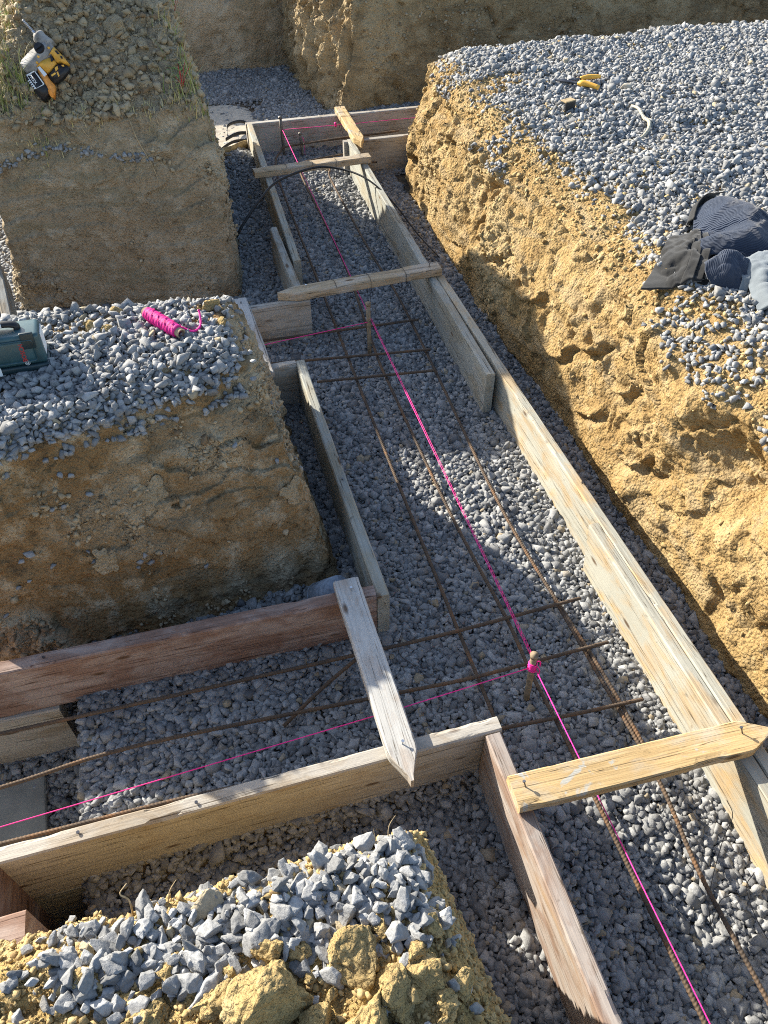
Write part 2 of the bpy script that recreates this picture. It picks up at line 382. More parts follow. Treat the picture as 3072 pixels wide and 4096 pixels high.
def fD(V, N):
    d, c = fD0(V, N); side = sstep(-N[:, 0], .35, .7); wv = V + .03 * np.stack([fbm(V, 9., 2, 131), fbm(V, 9., 2, 132), fbm(V, 9., 2, 133)], 1)
    d = d - .17 * np.exp(-((wv[:, 1] - 1.62) / .20) ** 2 - ((wv[:, 2] - .56) / .13) ** 2)      # fallen hollow under the rim
    d = d + .05 * np.exp(-((wv[:, 1] - 1.95) / .12) ** 2 - ((wv[:, 2] - .60) / .2) ** 2)
    for cy, cz, rr in ((2.72, .52, .13), (2.42, .50, .12), (2.95, .40, .17), (2.55, .30, .15), (3.3, .45, .12), (2.15, .33, .14)):   # bucket scrapes
        r_ = np.hypot(wv[:, 1] - cy, (wv[:, 2] - cz) * 1.15); low = sstep(cz - wv[:, 2], -.02, .04)
        d = d + side * low * (.030 * np.exp(-((r_ - rr) / .014) ** 2) - .028 * np.exp(-((r_ - rr - .028) / .02) ** 2))
    d = d * (1 - side * .6 * (1 - sstep(V[:, 2], .02, .28)))
    return d, c
fine = lambda V: (V[:, 2] > -.12) & (V[:, 0] < 5.55) & (V[:, 1] > -1.5) & ~((V[:, 0] > 2.2) & (V[:, 2] < .8))
oD, VD, FD, ND, bD = earth('right_earth_bank', lv, .0105, fD, M['earth_lit'], fine)
tag(oD, 'long sunlit yellow earth bank with a gravel covered top beside the trench', 'earth bank', kind='structure')

# block with the soil mound (far left)
q = lambda fl, fr, br, bl: [fl, ((fl[0] + fr[0]) / 2, (fl[1] + fr[1]) / 2 - .02, (fl[2] + fr[2]) / 2), fr, ((br[0] + fr[0]) / 2, (br[1] + fr[1]) / 2, (br[2] + fr[2]) / 2), br, ((br[0] + bl[0]) / 2, (br[1] + bl[1]) / 2, (br[2] + bl[2]) / 2), bl, ((fl[0] + bl[0]) / 2, (fl[1] + bl[1]) / 2, (fl[2] + bl[2]) / 2)]
lv = [q((-.99, 4.5, -.3), (.35, 4.24, -.3), (.48, 6.62, -.3), (-1.02, 6.7, -.3)),
      q((-.97, 4.52, 0), (.335, 4.27, 0), (.46, 6.6, 0), (-1.0, 6.65, 0)),
      q((-.93, 4.57, .5), (.315, 4.36, .5), (.38, 6.5, .5), (-.97, 6.5, .5)),
      q((-.92, 4.60, .85), (.30, 4.45, .85), (.31, 6.42, .85), (-.95, 6.4, .85)),
      q((-.90, 4.63, 1.03), (.275, 4.55, 1.02), (.28, 6.35, 1.02), (-.92, 6.3, 1.04)),
      q((-.74, 4.74, 1.15), (.25, 4.70, 1.10), (.26, 6.2, 1.14), (-.88, 6.2, 1.12)),
      q((-.62, 4.92, 1.32), (.20, 5.00, 1.27), (.24, 6.1, 1.28), (-.75, 6.1, 1.3)),
      q((-.52, 5.12, 1.52), (.10, 5.22, 1.45), (.16, 5.95, 1.45), (-.6, 6.0, 1.5)),
      q((-.42, 5.32, 1.70), (-.02, 5.42, 1.62), (.02, 5.75, 1.62), (-.45, 5.8, 1.68))]
fA = rough_disp(200, .06, .026, .009, .03, .012, .02, 0, 1.2, .02, .035, 0, .55)
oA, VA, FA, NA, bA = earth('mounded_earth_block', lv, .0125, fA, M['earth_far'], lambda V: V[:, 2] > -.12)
tag(oA, 'tall earth block topped by a mound of loose clods at the far left', 'earth bank', kind='structure')

# middle left block
lv = [q((-1.12, 1.93, -.3), (.41, 1.90, -.3), (.345, 3.24, -.3), (-1.12, 3.3, -.3)),
      q((-1.10, 1.93, 0), (.395, 1.94, 0), (.335, 3.2, 0), (-1.1, 3.25, 0)),
      q((-1.04, 1.99, .35), (.30, 2.10, .35), (.26, 3.1, .35), (-1.05, 3.17, .35)),
      q((-1.0, 2.02, .65), (.215, 2.30, .65), (.22, 3.02, .65), (-1.02, 3.08, .65)),
      q((-.99, 2.05, .80), (.155, 2.41, .80), (.185, 2.92, .80), (-1.0, 3.02, .81)),
      q((-.95, 2.13, .845), (.08, 2.50, .855), (.12, 2.82, .86), (-.95, 2.92, .855))]
fB = rough_disp(300, .05, .024, .009, .032, .013, .02, 0, .35, .012, .032, 0, .55)
oB, VB, FB, NB_, bB = earth('gravel_topped_earth_block', lv, .0095, fB, M['earth_mid'], lambda V: V[:, 2] > -.12)
tag(oB, 'brown earth block with a gravel top carrying the tool case and pink spool', 'earth bank', kind='structure')

# near block the photographer stands on
lv = [q((-1.5, -1.2, -.4), (.56, -1.2, -.4), (.40, .80, -.4), (-1.5, .8, -.4)),
      q((-1.5, -1.2, -.1), (.54, -1.2, -.1), (.385, .79, -.1), (-1.5, .79, -.1)),
      q((-1.5, -1.2, .4), (.44, -1.2, .4), (.325, .70, .4), (-1.5, .71, .4)),
      q((-1.5, -1.2, .72), (.34, -1.2, .72), (.265, .635, .72), (-1.5, .64, .72)),
      q((-1.5, -1.2, .82), (.29, -1.2, .82), (.235, .60, .82), (-1.5, .61, .82)),
      q((-1.4, -1.1, .86), (.22, -1.1, .86), (.17, .54, .86), (-1.4, .55, .86))]
def fC(V, N):
    d, c = rough_disp(400, .03, .028, .010, .03, .014, .02, 0, .8)(V, N); return d, c
oC, VC, FC, NC, bC = earth('near_earth_block', lv, .0085, fC, M['earth_near'], lambda V: (V[:, 2] > -.3) & (V[:, 1] > -.6) & (V[:, 0] > -1.2))
tag(oC, 'near earth block heaped with gravel and yellow clods at the bottom', 'earth bank', kind='structure')

# far wall pieces
lv = [[(1.67, 7.22, -.3), (2.6, 7.24, -.3), (6.5, 7.35, -.3), (6.5, 9.0, -.3), (1.42, 9.0, -.3), (1.42, 7.85, -.3)],
      [(1.69, 7.24, .1), (2.6, 7.26, .1), (6.5, 7.37, .1), (6.5, 9.0, .1), (1.44, 9.0, .1), (1.44, 7.86, .1)],
      [(1.82, 7.31, .6), (2.6, 7.30, .6), (6.5, 7.40, .6), (6.5, 9.0, .6), (1.50, 9.0, .6), (1.50, 8.0, .6)],
      [(1.98, 7.40, 1.12), (2.7, 7.36, 1.12), (6.5, 7.46, 1.12), (6.5, 9.0, 1.12), (1.55, 9.0, 1.12), (1.58, 8.15, 1.12)]]
fE = rough_disp(500, .05, .03, .012, .03, .014, .05, .10, .5)
def fE2(V, N):
    d, c = rough_disp(500, .035, .02, .008, .022, .01, .04, 0, .5)(V, N)
    d2, _ = fE(V, N); w = sstep(-N[:, 0], .25, .6); return d * (1 - w) + d2 * w, c
oE, VE, FE, NE, bE = earth('far_earth_wall', lv, .016, fE2, M['earth_wall'], lambda V: (V[:, 2] > -.12) & (V[:, 1] < 8.9) & (V[:, 0] < 6.4))
tag(oE, 'far earth wall with a sunlit grooved left side behind the far form board', 'earth bank', kind='structure')
lv = [[(-4.5, 8.62, -.3), (1.6, 8.62, -.3), (1.6, 9.3, -.3), (-4.5, 9.3, -.3)], [(-4.5, 8.66, .5), (1.6, 8.66, .5), (1.6, 9.3, .5), (-4.5, 9.3, .5)], [(-4.5, 8.74, .93), (1.6, 8.74, .93), (1.6, 9.3, .93), (-4.5, 9.3, .93)]]
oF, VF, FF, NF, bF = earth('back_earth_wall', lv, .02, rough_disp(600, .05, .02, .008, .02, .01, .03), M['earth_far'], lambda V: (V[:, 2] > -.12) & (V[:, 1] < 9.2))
tag(oF, 'shadowed earth wall closing the far end of the excavation', 'earth bank', kind='structure')

# ------------------------------------------------------------------ trench floor (one sheet) and outer ground
def floor_z(x, y):
    x = np.asarray(x, float); y = np.asarray(y, float)
    z = np.zeros_like(x)
    near = (1 - sstep(y, .98, 1.06)) * (1 - sstep(x, .62, .70)); z = z - .065 * near
    z = z - .05 * (1 - sstep(y, .3, .9)) * sstep(x, .6, .7)
    step = (1 - sstep(x, -.72, -.67)) * (1 - sstep(y, 1.72, 1.95)); z = z - .31 * step
    heap = np.exp(-(((x - .60) / .17) ** 2 + ((y - 6.12) / .36) ** 2)); z = z + .11 * heap
    p = np.stack([x.ravel(), y.ravel(), 0 * x.ravel()], 1)
    z = z + (.014 * fbm(p, 1.6, 2, 9) + .006 * fbm(p, 6., 2, 10)).reshape(x.shape)
    return z
gx, gy = np.meshgrid(np.arange(-4.5, 6.5, .03), np.arange(-1.8, 9.2, .03))
gz = floor_z(gx, gy) - .012
nY, nX = gx.shape
idx = np.arange(nY * nX).reshape(nY, nX)
Fg = np.stack([idx[:-1, :-1], idx[:-1, 1:], idx[1:, 1:], idx[1:, :-1]], -1).reshape(-1, 4)
me = mesh_np(np.stack([gx.ravel(), gy.ravel(), gz.ravel()], 1), Fg, 4)
tag(link('ground', me, M['floor'], None, True), 'dark soil floor of the trench under the crushed stone', 'ground', kind='structure')
bm = bmesh.new()
def quadring(x0, y0, x1, y1, X0, Y0, X1, Y1, z):
    a = [bm.verts.new(p) for p in ((x0, y0, z), (x1, y0, z), (x1, y1, z), (x0, y1, z))]; c = [bm.verts.new(p) for p in ((X0, Y0, z), (X1, Y0, z), (X1, Y1, z), (X0, Y1, z))]
    for i in range(4): bm.faces.new((a[i], c[i], c[(i + 1) % 4], a[(i + 1) % 4]))
quadring(-4.5, -1.8, 6.5, 9.2, -4.7, -2.0, 6.7, 9.4, -.03)
for f in list(bm.faces): pass
ring = [v for v in bm.verts if abs(v.co.x) > 6.6 or v.co.x < -4.6]
for v_ in ring: v_.co.z = .9
r2 = [bm.verts.new((sx, sy, .9)) for sx, sy in ((-300, -300), (300, -300), (300, 300), (-300, 300))]
c4 = sorted(ring, key=lambda v_: math.atan2(v_.co.y - 3.7, v_.co.x - 1)); r2 = sorted(r2, key=lambda v_: math.atan2(v_.co.y, v_.co.x))
for i in range(4): bm.faces.new((c4[i], r2[i], r2[(i + 1) % 4], c4[(i + 1) % 4]))
tag(from_bm(bm, 'terrain', M['earth_wall']), 'bare soil around the excavation reaching to the horizon', 'ground', kind='structure')

# ------------------------------------------------------------------ stones
def hull_proto(n, dims, seed):
    r_ = random.Random(seed); bm = bmesh.new()
    for _ in range(n):
        d = Vector((r_.gauss(0, 1), r_.gauss(0, 1), r_.gauss(0, 1))).normalized(); k = r_.uniform(.82, 1.05)
        bm.verts.new((d.x * dims[0] * k, d.y * dims[1] * k, d.z * dims[2] * k))
    res = bmesh.ops.convex_hull(bm, input=bm.verts)
    bmesh.ops.delete(bm, geom=[g for g in res['geom_interior'] if isinstance(g, bmesh.types.BMVert)], context='VERTS')
    bmesh.ops.triangulate(bm, faces=bm.faces); bmesh.ops.recalc_face_normals(bm, faces=bm.faces); bm.verts.index_update()
    V = np.array([v.co[:] for v in bm.verts]); F = np.array([[v.index for v in f.verts] for f in bm.faces]); bm.free(); return V, F

_ico = {}
def ico(k):
    if k not in _ico:
        bm = bmesh.new(); bmesh.ops.create_icosphere(bm, subdivisions=k, radius=1); bm.verts.index_update()
        _ico[k] = (np.array([v.co[:] for v in bm.verts]), np.array([[v.index for v in f.verts] for f in bm.faces])); bm.free()
    return _ico[k][0].copy(), _ico[k][1]

def chunk(k, seed, dims=(1, .78, .6), cuts=9, rough=.05, rf=3.5, d0=.6, d1=.9):
    """a broken lump: sphere cut by random planes, then roughened"""
    V, F = ico(k); g = np.random.default_rng(seed)
    for _ in range(cuts):
        n = g.normal(size=3); n /= np.linalg.norm(n); d = g.uniform(d0, d1); s = V @ n - d; V = V - np.clip(s, 0, None)[:, None] * n
    nn = V / (np.linalg.norm(V, axis=1)[:, None] + 1e-9)
    V = V + nn * (rough * fbm(V + seed, rf, 3, seed % 97))[:, None]
    return V * np.array(dims), F

def rand_rot(n, tilt, g):
    """rotation matrices: any yaw, tilted about random horizontal axes"""
    yaw = g.uniform(0, 2 * np.pi, n); ax = g.uniform(0, 2 * np.pi, n); t = g.normal(0, tilt, n)
    c, s = np.cos(yaw), np.sin(yaw); Z = np.zeros((n, 3, 3)); Z[:, 0, 0] = c; Z[:, 0, 1] = -s; Z[:, 1, 0] = s; Z[:, 1, 1] = c; Z[:, 2, 2] = 1
    k = np.stack([np.cos(ax), np.sin(ax), 0 * ax], 1); K = np.zeros((n, 3, 3))
    K[:, 0, 1] = -k[:, 2]; K[:, 0, 2] = k[:, 1]; K[:, 1, 0] = k[:, 2]; K[:, 1, 2] = -k[:, 0]; K[:, 2, 0] = -k[:, 1]; K[:, 2, 1] = k[:, 0]
    T = np.eye(3)[None] + np.sin(t)[:, None, None] * K + (1 - np.cos(t))[:, None, None] * (K @ K)
    return T @ Z

def stones(name, P, size, protos, mat, g, tilt=.5, dusty=None, smooth=False):
    n = len(P); pk = g.integers(0, len(protos), n); Rm = rand_rot(n, tilt, g); tone = g.beta(2., 2., n); hue = g.uniform(0, 1, n)
    if dusty is not None: hue = np.where(g.uniform(0, 1, n) < dusty, .97, hue)
    Vs, Fs, Ts, Hs = [], [], [], []; off = 0
    for k, (pv, pf) in enumerate(protos):
        s = np.where(pk == k)[0]
        if not len(s): continue
        st = g.uniform(.8, 1.2, (len(s), 1, 3))
        v = np.einsum('nij,nkj->nki', Rm[s], pv[None] * size[s][:, None, None] * st) + P[s][:, None]
        m = len(pv); Vs.append(v.reshape(-1, 3)); Fs.append((pf[None] + (np.arange(len(s)) * m)[:, None, None] + off).reshape(-1, 3))
        Ts.append(np.repeat(tone[s], m)); Hs.append(np.repeat(hue[s], m)); off += len(s) * m
    me = mesh_np(np.vstack(Vs), np.vstack(Fs)); attr(me, 'tone', np.concatenate(Ts)); attr(me, 'hue', np.concatenate(Hs))
    o = link(name, me, mat, None, smooth); return o

def poly_proto(cuts, dims, seed, bev=0., rough=0.):
    """crushed stone: a block split by random planes, so it has broad flat facets and sharp arrises"""
    g_ = np.random.default_rng(seed); bm = bmesh.new(); bmesh.ops.create_cube(bm, size=1.7)
    bmesh.ops.rotate(bm, verts=bm.verts, matrix=Matrix.Rotation(g_.uniform(0, 6), 3, Vector(g_.normal(size=3)).normalized()))
    for k in range(cuts):
        n = g_.normal(size=3); n /= np.linalg.norm(n); d = g_.uniform(.42, .78)
        bmesh.ops.bisect_plane(bm, geom=bm.verts[:] + bm.edges[:] + bm.faces[:], plane_co=Vector(n * d), plane_no=Vector(n), clear_outer=True)
        bmesh.ops.holes_fill(bm, edges=[e for e in bm.edges if e.is_boundary])
    bmesh.ops.dissolve_degenerate(bm, dist=.04, edges=bm.edges[:])
    if bev: bmesh.ops.bevel(bm, geom=bm.edges[:], offset=bev, segments=1, affect='EDGES', clamp_overlap=True)
    bmesh.ops.triangulate(bm, faces=bm.faces[:])
    if rough:
        bmesh.ops.subdivide_edges(bm, edges=bm.edges[:], cuts=1); bmesh.ops.triangulate(bm, faces=bm.faces[:])
        bmesh.ops.subdivide_edges(bm, edges=bm.edges[:], cuts=1); bmesh.ops.triangulate(bm, faces=bm.faces[:])
    bmesh.ops.recalc_face_normals(bm, faces=bm.faces); bm.verts.index_update()
    V = np.array([v.co[:] for v in bm.verts]); F = np.array([[v.index for v in f.verts] for f in bm.faces]); bm.free()
    V -= V.mean(0); ext = (V.max(0) - V.min(0)); V = V / ext.mean()
    if rough: V = V + V / (np.linalg.norm(V, axis=1)[:, None] + 1e-6) * (rough * fbm(V + seed, 7., 3, seed))[:, None]
    return V * np.array(dims), F
PR_LO = [poly_proto(5, (1.05, .85, .66), 50 + k) for k in range(20)]
PR_MD = [poly_proto(6, (1.08, .84, .64), 90 + k) for k in range(28)]
PR_HI = [poly_proto(11, (1.1, .82 + .08 * math.sin(k), .64), 700 + k, .06, .07) for k in range(24)]

def jgrid(x0, x1, y0, y1, step, g, jit=.9):
    X, Y = np.meshgrid(np.arange(x0, x1, step), np.arange(y0, y1, step)); X = X.ravel(); Y = Y.ravel()
    return X + g.uniform(-.5, .5, len(X)) * step * jit, Y + g.uniform(-.5, .5, len(Y)) * step * jit

def in_block(x, y):
    """footprints of the earth blocks at floor level"""
    a = (x < .30) & (x > -.93) & (y > 4.52 - .17 * (x + .97)) & (y < 6.5)
    b_ = (x < .31) & (x > -1.05) & (y > 1.98) & (y < 3.15)
    c = (x < .36) & (y < .72) & (x > -1.4)
    d = (x > 1.73) & (y < 5.8)
    e = (y > 7.32) & (x > 1.52)
    return a | b_ | c | d | e

g = np.random.default_rng(3)
P_, S_ = [], []
for lay, (st, lift, lo, hi) in enumerate(((.0168, -.004, .020, .033), (.0185, .003, .019, .034), (.042, .008, .026, .042))):
    x, y = jgrid(-2.6, 2.6, -.9, 8.7, st, g)
    vis = ((x > -1.6) | (y > 3.2)) & ~((x > 2.45) & (y < 8)) & ~((x < .35) & (y < 3.3) & (y > 3.25)) & ((y > .6) | (x > .3)) & ((y < 7.3) | (x > .2) & (x < 1.6))
    k = vis & ~in_block(x, y); x, y = x[k], y[k]
    pts = np.stack([x, y, 0 * x], 1)
    # bare sandy patch by the far left corner of the forms
    sandy = (x < .95 + .1 * vnoise(pts * 3, 5)) & (y > 6.55 + .08 * vnoise(pts * 4, 6)) & (y < 7.75) & (x > .2)
    sand_keep = g.uniform(0, 1, len(x)) < .09
    far = y > 3.4
    keep = (~sandy | sand_keep)
    if lay == 2: keep &= vnoise(pts * 2.2, 3) > -.5
    x, y = x[keep], y[keep]
    s = g.uniform(lo, hi, len(x)) * np.exp(g.normal(0, .24, len(x)))
    P_.append(np.stack([x, y, floor_z(x, y) + lift + g.normal(0, .0025, len(x))], 1)); S_.append(s)
P_ = np.vstack(P_); S_ = np.concatenate(S_)
nearm = (P_[:, 1] < 1.9) & (P_[:, 0] > -1.4)
tag(stones('gravel', P_[nearm], S_[nearm], PR_MD, M['stone'], g, .38), 'grey crushed stone on the near part of the trench floor', 'gravel', kind='stuff')
tag(stones('gravel', P_[~nearm], S_[~nearm], PR_LO, M['stone'], g, .42), 'grey crushed stone on the far part of the trench floor', 'gravel', kind='stuff')

def drop(bv, x, y, z0=3.):
    h = np.full(len(x), -9.); nz = np.zeros(len(x))
    for i in range(len(x)):
        r_ = bv.ray_cast(Vector((x[i], y[i], z0)), Vector((0, 0, -1)))
        if r_[0] is not None: h[i] = r_[0].z; nz[i] = r_[1].z
    return h, nz
def top_z(bv, x, y):
    r_ = bv.ray_cast(Vector((x, y, 3.)), Vector((0, 0, -1))); return r_[0].z if r_[0] is not None else 0.

# gravel on the right bank
P_, S_, Q_ = [], [], []
for st, lift, lo, hi in ((.0185, .0, .019, .031), (.022, .007, .019, .034), (.05, .013, .026, .042)):
    x, y = jgrid(1.78, 5.4, .9, 5.95, st, g)
    k = x < 2.6 + .62 * np.maximum(y - .2, 0); x, y = x[k], y[k]
    h, nz = drop(bD, x, y)
    pts = np.stack([x, y, 0 * x], 1)
    edge = 2.13 + .10 * fbm(pts, 1.5, 2, 31) + .07 * fbm(pts, 6., 2, 32) - .10 * sstep(y, 4.0, 5.2) - .10 * np.exp(-((y - 1.75) / .45) ** 2)
    pr = sstep(x, edge - .16, edge + .10) ** 1.5
    bare = sstep(fbm(pts, 3.2, 2, 35), .30, .5) * (1 - sstep(x, edge + .2, edge + .55)); pr = pr * (1 - .8 * bare)
    k = (h > .45) & (nz > .45) & (g.uniform(0, 1, len(x)) < pr); x, y, h = x[k], y[k], h[k]; Q_.append(.03 + .5 * (1 - sstep(x, edge[k] - .05, edge[k] + .32)))
    P_.append(np.stack([x, y, h + lift + g.normal(0, .004, len(x))], 1)); S_.append(g.uniform(lo, hi, len(x)) * np.exp(g.normal(0, .24, len(x))))
tag(stones('gravel', np.vstack(P_), np.concatenate(S_), PR_LO, M['stone_top'], g, .6, np.concatenate(Q_)), 'sunlit grey crushed stone spread over the right earth bank', 'gravel', kind='stuff')

# gravel on the middle left block
P_, S_ = [], []
for st, lift, lo, hi in ((.0185, .0, .021, .033), (.021, .008, .021, .036), (.04, .016, .026, .044)):
    x, y = jgrid(-1.0, .22, 2.05, 3.1, st, g); h, nz = drop(bB, x, y)
    pts = np.stack([x, y, 0 * x], 1)
    rt = (x > -.02) & (y > 2.66) | (x > .12)      # earthy far right corner
    pr = np.where(rt, .35, 1.) * (1 - .7 * sstep(fbm(pts, 5., 2, 44), .25, .45) * (y > 2.66))
    k = (h > .74) & (nz > .5) & (g.uniform(0, 1, len(x)) < pr); x, y, h = x[k], y[k], h[k]
    P_.append(np.stack([x, y, h + lift + g.normal(0, .004, len(x))], 1)); S_.append(g.uniform(lo, hi, len(x)) * np.exp(g.normal(0, .18, len(x))))
tag(stones('gravel', np.vstack(P_), np.concatenate(S_), PR_MD, M['stone_top'], g, .8), 'grey crushed stone heaped on the middle left earth block', 'gravel', kind='stuff')

# gravel on the near block
P_, S_ = [], []
for st, lift, lo, hi in ((.019, .002, .019, .031), (.0225, .010, .021, .035), (.05, .02, .028, .047)):
    x, y = jgrid(-.95, .26, .1, .64, st, g); h, nz = drop(bC, x, y)
    pts = np.stack([x, y, 0 * x], 1)
    lim = .455 + .04 * fbm(pts, 5., 2, 51) - .06 * sstep(x, -.05, .2) + .02 * (x < -.3)
    back = .60 - .03 * sstep(fbm(pts, 7., 2, 52), .0, .3)
    pr = sstep(y, lim - .05, lim + .02) * np.where(y > back, .3, 1.) * np.where(x < -.50, .25, 1.) + .10 * (y < lim)
    k = (h > .70) & (nz > .45) & (g.uniform(0, 1, len(x)) < pr); x, y, h = x[k], y[k], h[k]
    P_.append(np.stack([x, y, h + lift + g.normal(0, .004, len(x))], 1)); S_.append(g.uniform(lo, hi, len(x)) * np.exp(g.normal(0, .22, len(x))))
tag(stones('gravel', np.vstack(P_), np.concatenate(S_), PR_HI, M['stone_top'], g, .9), 'coarse grey crushed stone along the edge of the near earth block', 'gravel', kind='stuff')

def face_points(V, F, N, n, g, mask):
    """random points on a block surface where mask(V,N) is a probability"""
    a, b_, c, d = V[F[:, 0]], V[F[:, 1]], V[F[:, 2]], V[F[:, 3]]
    ar = np.linalg.norm(np.cross(c - a, d - b_), axis=1); cen = (a + b_ + c + d) / 4; nn = N[F[:, 0]]
    w = ar * mask(cen, nn); w /= w.sum(); i = g.choice(len(F), n, p=w)
    u = g.uniform(0, 1, (n, 1)); v_ = g.uniform(0, 1, (n, 1))
    p = a[i] * (1 - u) * (1 - v_) + b_[i] * u * (1 - v_) + c[i] * u * v_ + d[i] * (1 - u) * v_
    return p, nn[i]
def crumbs(name, blk, n, mask, lo, hi, mat, label, protos=PR_LO, sink=.15, g=g):
    V, F, N = blk; p, nn = face_points(V, F, N, n, g, mask)
    s = lo * (hi / lo) ** (g.uniform(0, 1, n) ** 2.2)
    return tag(stones(name, p + nn * (s * sink)[:, None], s, protos, mat, g, 1.2), label, 'soil', kind='stuff')
pm = lambda V, s, f, a, b_: sstep(fbm(V, f, 3, s), a, b_)
crumbs('soil_crumbs', (VB, FB, NB_), 4200, lambda V, N: (N[:, 2] < .6) * (V[:, 2] < .77) * (.012 + pm(V, 360, 2.4, .12, .3) + .8 * pm(V, 371, 5., .25, .42)) * (V[:, 1] < 2.75), .004, .032, M['crumb'], 'pale soil crumbs clinging to the face of the brown earth block')
crumbs('soil_crumbs', (VA, FA, NA), 4200, lambda V, N: (N[:, 2] < .6) * (V[:, 2] < 1.0) * (.012 + pm(V, 260, 2.4, .12, .3) + .8 * pm(V, 271, 5., .25, .42)) * (V[:, 1] < 6), .005, .036, M['crumb'], 'pale soil crumbs clinging to the face of the mounded earth block')
crumbs('soil_crumbs', (VA, FA, NA), 6500, lambda V, N: (V[:, 2] > 1.0) * (V[:, 1] < 5.6) * (.3 + pm(V, 281, 3., -.1, .3)), .012, .06, M['crumb'], 'loose soil lumps covering the mound on the far left block', PR_MD, .2)
crumbs('soil_crumbs', (VD, FD, ND), 16000, lambda V, N: (V[:, 2] > .1) * (V[:, 0] < 2.5) * (V[:, 1] > .5) * (.05 + .6 * pm(V, 160, 2.4, .1, .3) + 1.6 * sstep(V[:, 2], .66, .82)), .004, .03, M['crumb_lit'], 'yellow soil crumbs scattered down the right earth bank')
crumbs('soil_crumbs', (VC, FC, NC), 16000, lambda V, N: (V[:, 2] > .3) * (V[:, 1] > .05) * (.2 + .8 * (N[:, 2] > .4)) * (V[:, 0] > -.9), .0035, .022, M['crumb_lit'], 'yellow soil crumbs scattered over the near earth block', PR_MD)
crumbs('soil_crumbs', (VE, FE, NE), 2500, lambda V, N: (V[:, 2] < 1.0) * (V[:, 0] < 4) * (.1 + pm(V, 561, 3., 0, .3)), .008, .035, M['crumb'], 'soil lumps clinging to the far earth wall')
# small stones pressed into the faces
n_ = 60
p1, n1 = face_points(VA, FA, NA, 130, g, lambda V, N: (N[:, 2] < .5) * (V[:, 1] < 5) * np.exp(-((V[:, 2] - .85 - .03 * np.sin(V[:, 0] * 9)) / .022) ** 2) * (V[:, 0] < -.05))
p2, n2 = face_points(VB, FB, NB_, 46, g, lambda V, N: (N[:, 2] < .5) * (V[:, 1] < 2.6) * (V[:, 2] < .72) * (V[:, 2] > .2) * pm(V, 388, 6., .2, .4) + 1e-9)
p3, n3 = face_points(VD, FD, ND, 900, g, lambda V, N: (V[:, 2] > .68) * (V[:, 1] > .9) * (V[:, 0] < 2.25) * pm(V, 188, 3., .05, .3) + 1e-9)
pp = np.vstack([p1 + n1 * .005, p2 + n2 * .006, p3 + n3 * .008])
tag(stones('gravel', pp, g.uniform(.016, .036, len(pp)), PR_MD, M['stone_top'], g, 1.), 'scattered grey stones stuck in the earth faces', 'gravel', kind='stuff')

# ------------------------------------------------------------------ clods of earth
def clod(x, y, r, bv, mat, label, group=None, seed=0, flat_=.65, sink=.3, rough=.09, k=5):
    V, F = chunk(k, 900 + seed, (1, random.uniform(.7, .95), flat_), 14, rough * 1.5, 2.6, .38, .85)
    nn = V / (np.linalg.norm(V, axis=1)[:, None] + 1e-9)
    V = (V + nn * (.07 * fbm(V, 9., 4, seed, .65) + .07 * sstep(fbm(V, 2.5, 2, seed + 5), .0, .3) * (.6 - worley(V, 6., seed)) - .05 * sstep(1 - np.abs(vnoise(V * 2.4, seed + 9)), .88, .98))[:, None]) * r
    o = link('earth_clod', mesh_np(V, F), mat, None, True)
    o.location = (x, y, top_z(bv, x, y) + r * flat_ * (1 - sink * 2)); o.rotation_euler = (random.uniform(-.25, .25), random.uniform(-.25, .25), random.uniform(0, 6.3))
    return tag(o, label, 'clod', group)
G1 = 'clods of earth on the near block'
big = [(.035, .40, .082, 'largest yellow earth clod, standing against the gravel of the near block'),
       (-.125, .345, .105, 'broad flat yellow clod lying at the bottom of the photo under the gravel strip'),
       (-.10, .445, .040, 'boxy yellow clod half buried in the near gravel, left of the largest clod'),
       (-.335, .39, .07, 'flat pale clod at the left of the near block'),
       (.05, .275, .075, 'smooth humped yellow clod at the bottom edge, below the largest clod'),
       (.115, .30, .060, 'split wedge shaped clod beside the smooth humped clod'),
       (.175, .325, .048, 'rounded yellow clod near the right edge of the near block'),
       (.21, .405, .036, 'long greyish clod lying on the right rim of the near block'),
       (-.055, .28, .07, 'rough upright clod leaning at the bottom left of the smooth humped clod'),
       (-.29, .465, .036, 'small square pale clod beside the left end of the gravel strip'),
       (-.20, .30, .058, 'blocky clod in front of the broad flat clod'),
       (-.44, .50, .034, 'small yellow clod on the left sandy rim of the near block')]
for i, (x, y, r_, lb) in enumerate(big): clod(x, y, r_ * .95, bC, M['clod'], lb, G1, i, random.uniform(.55, .8), .28)
g2 = np.random.default_rng(8)
for i in range(120):
    x, y = g2.uniform(-.6, .28), g2.uniform(.2, .44)
    clod(x, y, .010 + .036 * g2.uniform(0, 1) ** 1.7, bC, M['clod'], 'small yellow earth clod among the larger clods on the near block', G1, 40 + i, .75, .2, .09, 4)
G2 = 'clods of earth on the mound'
bigA = [(-.10, 4.98, .085, 'large brown clod high in the middle of the mound'), (.17, 5.25, .095, 'large pale clod at the top right of the mound'), (-.02, 4.80, .06, 'brown clod low in the middle of the mound'),
        (.07, 4.78, .055, 'squarish brown clod right of the mound middle'), (-.16, 5.2, .1, 'dark slab shaped clod near the crest of the mound'), (.10, 5.12, .07, 'tilted brown clod on the upper right of the mound'),
        (-.43, 4.66, .045, 'pale clod on the rim below the cordless drill'), (-.30, 4.70, .05, 'brown clod right of the drill battery'), (.0, 4.68, .05, 'pale clod on the front rim of the mound')]
for i, (x, y, r_, lb) in enumerate(bigA): clod(x, y, r_, bA, M['clod_grey'], lb, G2, 120 + i, .75, .28, .09, 3)
